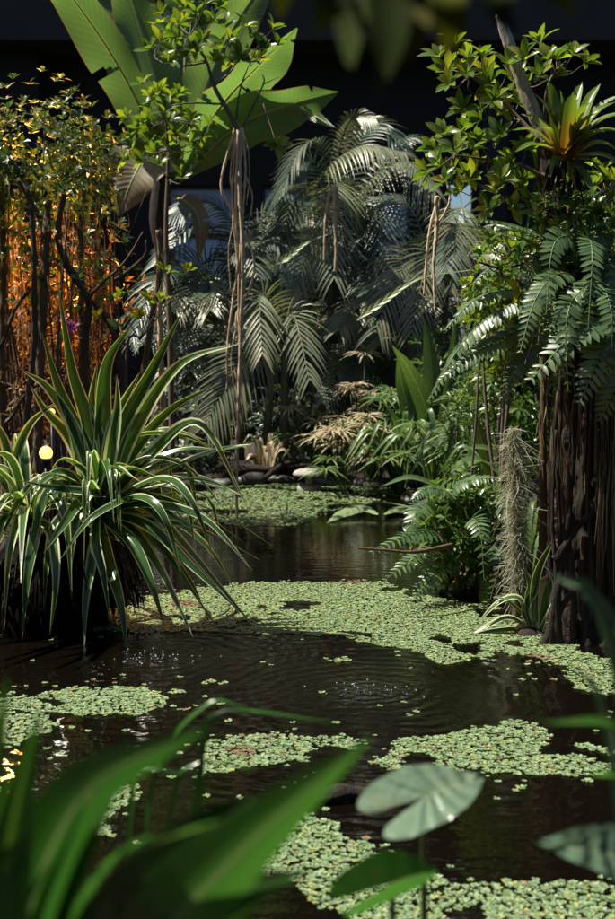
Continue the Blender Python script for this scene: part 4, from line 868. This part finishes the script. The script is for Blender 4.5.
# moss post
Y = 6.9; b = V((P(516, 500, Y).x, Y, 0)); t = thing('mossy_post', b, 'old post hung with grey green beard moss beside the fern bush', 'post')
m = MB(); m.tube([b - V((0, 0, .3)), P(518, 560, Y), P(515, 490, Y), P(514, 432, Y)], [.022, .02, .015, .006], n=20, k=10, rough=.3, freq=9); m.build('post', 'bark_red', t)
m = MB()
for i in range(3400):
    f = random.random(); y = 428 + 165 * f; a = U(0, 6.28); r = U(.004, .040) * (.45 + 1.0 * math.sin(math.pi * min(1, f * .75 + .08)) ** .8) * (1 + .9 * mnoise.noise(V((y * .045, a * .8, 0))))
    p = P(514 + 5 * f, y, Y) + V((math.cos(a) * r, math.sin(a) * r, 0)); d = V((U(-.9, .9), U(-.9, .9), U(-1.3, .1))); L = U(.02, .06) if random.random() < .75 else U(.08, .18)
    m.strip([p, p + d * L * .5 + rand_dir() * .014, p + d * L + rand_dir() * .016], [.002, .003, .0015], rand_dir(), n=3, nu=1, fold=0, raw=True)
m.build('beard_moss', 'moss', t, kind='stuff')

# ------------------------------------------------------------------ fern bush standing in the water
Y = 7.6; b = V((P(462, 590, Y).x, Y, 0))
t = shrub('fern_bush', 462, 532, Y, 46, 58, 330, .075, 'shrub_leaf', 'glossy fern bush spreading over the pond in front of the low canna', w=.45, stems=6, base_z=.0, k=5)
for (ps, size, n, nrm, dr) in (
    ([(450, 560, 0), (440, 535, -.2), (410, 535, -.4), (372, 552, -.6)], 16, 22, (0, -.5, 1), .1), ([(455, 560, 0), (436, 550, -.2), (412, 560, -.35), (385, 580, -.5)], 14, 18, (0, -.6, .9), .1), ([(450, 545, 0), (430, 505, -.1), (415, 515, -.3), (402, 560, -.4)], 14, 20, (-.2, -.9, .5), .1),
    ([(460, 540, 0), (450, 495, -.1), (470, 480, -.2), (500, 478, -.3)], 14, 22, (0, -.6, .9), .1), ([(465, 545, 0), (455, 500, -.2), (430, 488, -.3), (412, 500, -.4)], 13, 22, (0, -.5, 1), .15), ([(470, 560, 0), (490, 545, -.2), (500, 560, -.4), (490, 600, -.5)], 14, 18, (.2, -.8, .6), .1), ([(470, 550, 0), (495, 510, -.2), (512, 520, -.3), (515, 570, -.4)], 14, 20, (.2, -.8, .6), .1),
    ([(460, 570, 0), (440, 570, -.3), (425, 585, -.4), (410, 604, -.5)], 13, 16, (0, -.8, .7), .1), ([(460, 550, 0), (470, 520, -.3), (480, 530, -.5), (484, 580, -.6)], 14, 18, (0, -1, .4), .1)):
    pinnate(t, [P(x, y, Y + d) for x, y, d in ps], LFT[1], size * Y / FPX, nrm, n, droop=dr, mat='stem_green', rach=.004)
m = MB(); m.tube([P(452, 545, 7.2), P(415, 552, 7.0), P(385, 550, 6.95), P(358, 548, 6.9)], [.014, .010, .006], n=14, k=7, rough=.25, freq=12); tag(m.build('bare_branch', 'bark_red'), 'bare reddish branch poking out of the fern bush over the water', 'branch')

# strap plant at the tree foot
Y = 6.55; b = W(530, 640); b = V((P(533, 630, Y).x, Y, .0))
strap('strap_plant', b, 'small strap leaved plant with brown tips at the foot of the thick trunk', 'plant', [
    ([(533, 632), (520, 600), (500, 602), (478, 622)], 9), ([(533, 632), (510, 618), (490, 625), (466, 638)], 8, (0, -.5, 1)), ([(534, 634), (515, 630), (490, 632), (470, 636)], 8), ([(532, 632), (522, 625), (512, 640), (499, 655)], 7, (.2, -1, .6), (.7, 1, 1, .8, .6, .2), 'sedge_dry'),
    ([(536, 632), (534, 600), (538, 570), (556, 535)], 10, (0, -1, .1)), ([(540, 632), (545, 600), (549, 585), (548, 572)], 11, (0, -1, .1)), ([(530, 632), (528, 600), (530, 585), (524, 570)], 8, (0, -1, .1)), ([(536, 632), (550, 600), (560, 590), (570, 585)], 8), ([(534, 632), (520, 612), (505, 600), (492, 597)], 6), ([(534, 632), (540, 590), (548, 578), (530, 585)], 8, (0, -1, .2), (.6, 1, 1, .8, .5, .1), 'sedge_dry'),
    ([(534, 634), (525, 610), (535, 590), (538, 588)], 9, (0, -1, .2))], 'varieg', Y, nu=4, fold=.35)
m = MB(); c = b + V((0, 0, .0)); m.lathe([(.08, -.08), (.09, -.01), (.06, .025), (.02, .04)], c, 20, .9); tag(m.build('mud_hummock', 'bark'), 'small dark mud hummock under the strap leaved plant', 'hummock')

# ------------------------------------------------------------------ variegated clump
Y = 6.7; bx = P(78, 600, Y).x; base = V((bx, Y, 0))
t = thing('variegated_clump', base, 'big clump of cream edged strap leaves spraying over the pond', 'plant')
m = MB(); m.lathe([(.34, -.3), (.36, .02), (.33, .2), (.26, .38), (.14, .50)], base + V((-.2, .12, 0)), 26, .35); m.build('root_mound', 'dark_skirt', t)  # mound coloured near black for shade, raised to block lamp reflections on the water
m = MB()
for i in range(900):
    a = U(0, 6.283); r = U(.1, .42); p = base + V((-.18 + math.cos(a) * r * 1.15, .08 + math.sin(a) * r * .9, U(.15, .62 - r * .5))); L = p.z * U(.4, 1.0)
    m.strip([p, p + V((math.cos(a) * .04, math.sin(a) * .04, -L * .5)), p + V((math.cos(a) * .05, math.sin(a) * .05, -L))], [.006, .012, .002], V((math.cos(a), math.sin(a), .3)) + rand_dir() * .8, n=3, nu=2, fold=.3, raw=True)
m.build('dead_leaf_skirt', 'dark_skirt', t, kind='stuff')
m = MB(); m.tube([base + V((0, 0, .1)), P(85, 560, Y), P(97, 505, Y)], [.09, .07, .05], n=14, k=12, rough=.2); m.build('stem', 'bark', t)
m = MB(); m.tube([base + V((-.25, 0, .1)), P(40, 560, Y), P(25, 520, Y)], [.08, .06, .04], n=14, k=12, rough=.2); m.build('stem', 'bark', t)
def blade(ps, wpx, nrm=(0, -.55, 1), prof=(.55, .85, 1, .97, .8, .55, .30, .03), dY=0, twist=0):
    sc = Y / FPX; m = MB(); m.strip([P(p[0], p[1], Y + dY + (p[2] if len(p) > 2 else 0)) for p in ps], [q * wpx * 1.02 * sc for q in prof], V(nrm), n=24, nu=6, fold=.38, twist=twist or U(-.4, .4)); m.build('leaf', 'varieg', t)
FR = (0, -1, .15)
for a in ([[(95, 505), (88, 455), (62, 395), (42, 333)], 17, FR], [[(97, 505), (90, 430), (72, 370), (58, 285)], 15, FR], [[(100, 505), (103, 430), (107, 365, -.05), (131, 325, -.1)], 17, FR], [[(104, 505), (122, 430), (155, 365), (183, 310)], 15, (.3, -1, .2)],
          [[(106, 505), (135, 430), (180, 365, -.1), (242, 343, -.2)], 15, (.2, -1, .5)], [[(100, 505), (112, 430), (125, 400), (140, 372)], 13, FR], [[(98, 505), (80, 440), (50, 390), (22, 370)], 14, (-.3, -1, .5)], [[(96, 505), (80, 460), (70, 420), (62, 400)], 12, FR], [[(102, 505), (105, 460), (95, 420), (88, 395)], 13, FR],
          [[(106, 505), (150, 455), (200, 424, -.1), (247, 506, -.2)], 14, (.2, -.7, .7)], [[(106, 508), (150, 480), (205, 455, -.1), (251, 445, -.2)], 12, (0, -.6, 1), (.55, .85, 1, 1, .95, .8, .3)], [[(106, 508), (140, 470), (185, 450), (230, 452)], 12], [[(106, 510), (150, 490), (200, 480, -.1), (250, 500, -.2)], 11], [[(106, 510), (150, 500), (195, 510, -.1), (228, 545, -.2)], 12],
          [[(104, 515), (140, 505), (180, 540, -.2), (258, 632, -.4)], 14, (.3, -.6, .8)], [[(104, 515), (135, 515), (170, 560, -.2), (220, 632, -.4)], 14, (.3, -.6, .8)], [[(102, 520), (130, 530), (160, 570, -.3), (193, 637, -.5)], 15, (.3, -.8, .6)], [[(100, 520), (108, 560, -.1), (120, 600, -.3), (127, 650, -.4)], 13, (.2, -1, .2)], [[(98, 520), (92, 560, -.2), (86, 600, -.3), (84, 650, -.4)], 11, (0, -1, .1)],
          [[(98, 515), (80, 510, -.2), (72, 545, -.3), (70, 585, -.35)], 11, (0, -1, .2)], [[(96, 510), (60, 485, -.2), (38, 520, -.3), (28, 605, -.4)], 14, (-.2, -.8, .6)], [[(96, 510), (50, 480, -.1), (20, 500, -.2), (-8, 560, -.3)], 13, (-.3, -.7, .7)], 
          [[(100, 508), (96, 495, -.2), (50, 488, -.35), (18, 480, -.5)], 12, (0, -.7, .8)], [[(102, 512), (125, 500, -.3), (90, 520, -.5), (60, 560, -.5)], 10], [[(104, 512), (150, 520, -.1), (200, 530, -.1), (260, 560, 0)], 11], [[(104, 515), (150, 540), (185, 575), (205, 610)], 11, (.3, -.6, .8)], [[(106, 508), (145, 485, .1), (190, 475, .2), (235, 490, .2)], 10],
          [[(106, 512), (155, 512, .1), (205, 545, .1), (235, 590, .1)], 11, (.3, -.6, .8)], [[(100, 500), (130, 450, .2), (165, 430, .2), (205, 440, .2)], 11], [[(104, 505), (160, 480, -.3), (190, 500, -.5), (215, 560, -.5)], 12, (.2, -.7, .7)], [[(102, 510), (140, 498, -.35), (165, 520, -.5), (182, 580, -.5)], 11, (.2, -.8, .6)],
          [[(98, 505), (96, 440, .1), (92, 400, .1), (98, 360, .1)], 12, FR], [[(104, 505), (118, 440, .1), (138, 395, .1), (160, 350, .1)], 12, FR], [[(94, 505), (70, 440, .1), (45, 410, .1), (30, 385, .1)], 12, FR], [[(106, 505), (135, 450, .1), (170, 410, .1), (215, 385, .05)], 12, (.2, -1, .4)], [[(104, 505), (112, 450, -.1), (118, 410, -.1), (117, 375, -.1)], 14, FR], [[(92, 508), (68, 475, -.2), (48, 478, -.3), (30, 500, -.4)], 11, (-.2, -.8, .6)],
          [[(100, 512), (150, 505, -.2), (205, 520, -.3), (252, 570, -.4)], 12, (.2, -.7, .7)], [[(100, 514), (145, 525, -.2), (190, 565, -.3), (240, 612, -.4)], 13, (.2, -.7, .7)], [[(100, 516), (130, 540, -.2), (150, 580, -.35), (165, 628, -.4)], 12, (.2, -.9, .5)], [[(92, 514), (60, 520, -.2), (48, 560, -.3), (44, 612, -.35)], 11, (-.2, -1, .3)], [[(98, 512), (96, 540, -.3), (104, 575, -.4), (110, 620, -.45)], 11, (0, -1, .2)],
          [[(30, 520), (22, 515, -.2), (10, 555, -.4), (4, 630, -.5)], 12, (-.2, -1, .3)], [[(34, 520), (36, 530, -.3), (28, 575, -.45), (22, 640, -.5)], 12, (0, -1, .2)], [[(30, 520), (10, 500, -.2), (-14, 530, -.4), (-24, 600, -.5)], 12, (-.3, -.9, .4)], [[(40, 520), (52, 535, -.3), (56, 580, -.45), (50, 635, -.5)], 11, (.1, -1, .2)], [[(36, 518), (50, 490, -.2), (66, 520, -.4), (72, 600, -.5)], 12, (.2, -.9, .4)], [[(28, 520), (4, 520, -.3), (-8, 570, -.45), (-6, 640, -.5)], 11, (-.2, -1, .3)]):
    blade(*a)
for cx, cy, n in ((100, 508, 34), (28, 520, 30)):
    o = P(cx, cy, Y)
    for i in range(n):
        a = U(0, 6.283); L = U(.5, .95); e = U(.0, 1.15); d = V((math.cos(a), math.sin(a), 0))
        if cx == 100 and d.y < -.2: L *= .75
        p1 = o + d * L * .35 * math.cos(e) + V((0, 0, L * .38 * math.sin(e) + .05)); p2 = o + d * L * .72 * math.cos(e * .8) + V((0, 0, L * .55 * math.sin(e) - .05)); p3 = o + d * L * (1.05) * math.cos(e * .75) + V((0, 0, L * (.6 * math.sin(e) - U(.15, .5))))
        if p3.z < .02: p3.z = .02
        def px_of(q):
            r = q - V((0, 0, CH)); k = r.dot(FW); return CX + r.x / k * FPX, CY - r.dot(UP) / k * FPX
        if any((px_of(q)[0] - 46) ** 2 + (px_of(q)[1] - 452) ** 2 < 330 for q in smooth([o, p1, p2, p3], 14)): continue
        m = MB(); wd = U(.038, .066); kk = [o, p1, p2, p3]
        if random.random() < .25: kk[2] = p2 + V((0, 0, .10)); kk[3] = p2 + d * L * .12 - V((0, 0, L * U(.25, .5))); kk[3].z = max(kk[3].z, .02)
        m.strip(kk, [wd * q for q in (.55, .85, 1, .95, .75, .5, .25, .03)], V((0, 0, 1)) - d * .2 + rand_dir() * .25, n=16, nu=6, fold=.38, twist=U(-.9, .9)); m.build('leaf', 'varieg', t)
for a in ([[(20, 520), (14, 470), (30, 425), (60, 400)], 12, FR], [[(20, 520), (10, 460), (0, 430), (-20, 410)], 12, FR], [[(22, 520), (2, 480), (-20, 470), (-40, 500)], 11], [[(22, 520), (0, 500, -.2), (-10, 540, -.3), (-15, 590, -.3)], 12, (-.3, -.8, .5)]):
    blade(*a, dY=.1)

# half sunk log in the near water
m = MB(); m.tube([W(300, 806) + V((0, 0, .005)), W(345, 800) + V((0, 0, .02)), W(395, 795) + V((0, 0, -.02))], [.03, .035, .02], n=18, k=9, rough=.35, freq=10); tag(m.build('sunken_log', 'bark'), 'half sunken brown log beside the pale arum leaf', 'log')

# ------------------------------------------------------------------ near bank foliage, out of focus
def stalked(base, tip): return [base, base.lerp(tip, .5) + V((0, -.03, .05)), tip]
Yn = 1.15; base = V((P(70, 900, Yn).x, Yn, .07))
t = strap('blade_plant', base, 'large out of focus broad bladed green plant rising from the near bank', 'plant', [
    ([(90, 1150), (130, 985), (230, 862, -.05), (370, 738, -.1)], 92, (-.5, -1, .2), BP), ([(40, 1150), (20, 960), (80, 800, 0), (205, 728, -.1)], 84, (-.6, -1, .1), BP), ([(60, 1150), (100, 960), (190, 850), (255, 795)], 78, (-.4, -1, .1), BP, 'near_shaded'),
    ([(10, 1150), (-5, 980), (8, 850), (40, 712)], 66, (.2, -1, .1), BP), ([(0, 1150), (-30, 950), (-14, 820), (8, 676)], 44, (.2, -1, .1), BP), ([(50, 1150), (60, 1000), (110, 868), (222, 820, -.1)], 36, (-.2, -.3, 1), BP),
    ([(60, 1150), (110, 1000), (180, 915), (310, 870)], 84, (-.3, -1, .3), BP, 'near_shaded'), ([(20, 1150), (30, 1000), (60, 890), (120, 785)], 66, (-.5, -1, .1), BP, 'near_shaded'), ([(80, 1150), (120, 1050), (180, 970), (262, 900)], 74, (-.3, -1, .3), BP), ([(30, 1150), (20, 1000), (60, 905), (108, 866)], 26, (0, -.3, 1), BP), ([(30, 1150), (-20, 1000), (-10, 900), (34, 830)], 76, (0, -1, .1), BP), ([(60, 1150), (110, 1060), (130, 960), (120, 880)], 70, (0, -1, .1), BP, 'near_shaded')], 'near_leaf', Yn, nu=4, fold=.3)
m = MB(); m.lathe([(.09, -.1), (.08, .1), (.05, .35), (.02, .5)], base, 12, .3); m.build('stem_base', 'stem_green', t)
Yn = 2.1; base = V((P(150, 900, Yn).x, Yn, .07))
strap('arching_grass', base, 'thin arching blurred blades behind the broad bladed plant', 'plant', [
    ([(130, 1100), (150, 800), (205, 706), (255, 712)], 6, (0, -.5, 1)), ([(180, 1100), (200, 800), (215, 715), (335, 722)], 6, (0, -.5, 1)), ([(140, 1100), (170, 820), (195, 765), (260, 770)], 6, (0, -.5, 1)), ([(190, 1100), (190, 850), (206, 740), (225, 712)], 5, (0, -1, .2)), ([(120, 1100), (130, 820), (150, 770), (215, 790)], 6, (0, -.5, 1))], 'near_leaf', Yn, fold=.3)
def arum(lab, stalk_base, att, tip, side, nrm, mat='arum', cup=.15, curl=0, lobe=1.0):
    """arrow shaped leaf: att = leaf stalk joint, tip = apex (both (px, py, Y)), side = half width factor"""
    t = thing('arum_plant', stalk_base, lab, 'arum', 'arum leaves on the near bank')
    a, e = P(*att), P(*tip); d = e - a; L = d.length; X = d.normalized(); Yv = V(nrm).cross(X).normalized(); Z = X.cross(Yv).normalized()
    E = smooth([V(q + (0,)) for q in ((0, .012), (-.2, .035), (-.46 * lobe, .12), (-.55 * lobe, .27), (-.40 * lobe, .42), (-.1, .47), (.25, .42), (.6, .27), (.85, .11), (1, 0))], 34)
    mr = [0, 0, 0, 0, .02, .08, .22, .42, .68, .86, 1]; m = MB(); K = 6
    for sg in (-1, 1):
        b = len(m.v)
        for i, q in enumerate(E):
            f = i / 33; mx = lerp_list(mr, f)
            for k in range(K + 1):
                u = k / K; x, y = mx + (q.x - mx) * u, q.y * u * side * sg
                z = cup * abs(y) - .18 * x * x * (1 if x > 0 else .6) + .012 * math.sin(x * 14 + sg) * u + curl * u ** 3 * (1 if sg > 0 else 0) * .3
                m.v.append(a + (X * x + Yv * y + Z * z) * L); m.uv.append((.5 + sg * u * .5, max(0, min(1, (q.x + .55) / 1.55))))
        for i in range(33):
            for k in range(K):
                q = b + i * (K + 1) + k; m.f.append((q, q + 1, q + K + 2, q + K + 1) if sg > 0 else (q, q + K + 1, q + K + 2, q + 1))
    m.build('blade', mat, t)
    m = MB(); m.tube([stalk_base - V((0, 0, .1)), stalk_base.lerp(a, .6) + V((0, .05, .05)), a - V((0, 0, .004))], [.008, .005], n=14, k=7); m.build('stalk', 'stem_green', t)
arum('pale veined arrow shaped arum leaf standing above the sunken log', V((P(440, 900, 1.95).x, 2.05, .07)), (424, 797, 1.92), (487, 767, 2.0), .95, (-.25, -.68, .8), lobe=1.4)
arum('low arum leaf with upturned pale edge and green underside', V((P(410, 900, 1.7).x, 1.8, .07)), (392, 884, 1.7), (440, 864, 1.75), .9, (-.1, -.6, .8), 'near_leaf', lobe=2.0, cup=.8)
arum('arum leaf with an orange scorched tip hanging low over the near water', V((P(660, 900, 1.8).x, 1.85, .07)), (628, 858, 1.8), (550, 836, 1.72), .6, (.1, -.75, .7), lobe=.6)
Yn = 1.5; base = V((P(640, 900, Yn).x, Yn, .07))
strap('blade_plant', base, 'blurred grey green blades leaning in beside the thick trunk', 'plant', [
    ([(650, 1100), (640, 850), (625, 735, 0), (540, 722, -.1)], 30, (0, -.5, 1), BP), ([(640, 1100), (630, 750), (600, 610), (548, 572)], 19, (-.3, -.8, .5), (.5, .8, 1, .9, .6, .1), 'arum'), ([(650, 1100), (640, 780), (618, 640), (583, 576)], 19, (-.3, -.8, .5), (.5, .8, 1, .9, .6, .1), 'arum'), ([(650, 1100), (660, 850), (640, 780), (590, 775)], 26, (0, -.6, 1), BP),
    ([(650, 1100), (620, 820), (600, 700), (570, 665)], 10, (-.3, -.8, .5), (.5, .8, 1, .9, .6, .1), 'arum')], 'near_leaf', Yn, nu=4, fold=.3)
# leaves coloured dark as if shaded, drooping from above, close to the camera
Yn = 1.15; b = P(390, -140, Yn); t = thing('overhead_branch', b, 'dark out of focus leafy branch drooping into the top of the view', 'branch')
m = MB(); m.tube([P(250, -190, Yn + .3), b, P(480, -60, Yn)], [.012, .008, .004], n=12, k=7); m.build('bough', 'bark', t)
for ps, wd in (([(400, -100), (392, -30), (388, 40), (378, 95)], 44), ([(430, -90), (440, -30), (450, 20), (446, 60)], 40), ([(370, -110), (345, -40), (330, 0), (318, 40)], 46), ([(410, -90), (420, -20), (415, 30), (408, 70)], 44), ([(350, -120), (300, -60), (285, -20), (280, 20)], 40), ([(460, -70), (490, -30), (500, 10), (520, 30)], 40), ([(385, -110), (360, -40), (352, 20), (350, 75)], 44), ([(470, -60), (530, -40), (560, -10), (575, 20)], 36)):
    m = MB(); m.strip([P(x, y, Yn + U(-.08, .08)) for x, y in ps], [wd * Yn / FPX * q for q in BP], V((U(-.4, .4), -1, U(-.3, .3))), n=14, nu=4, fold=.25); m.build('leaf', 'shade_leaf', t)
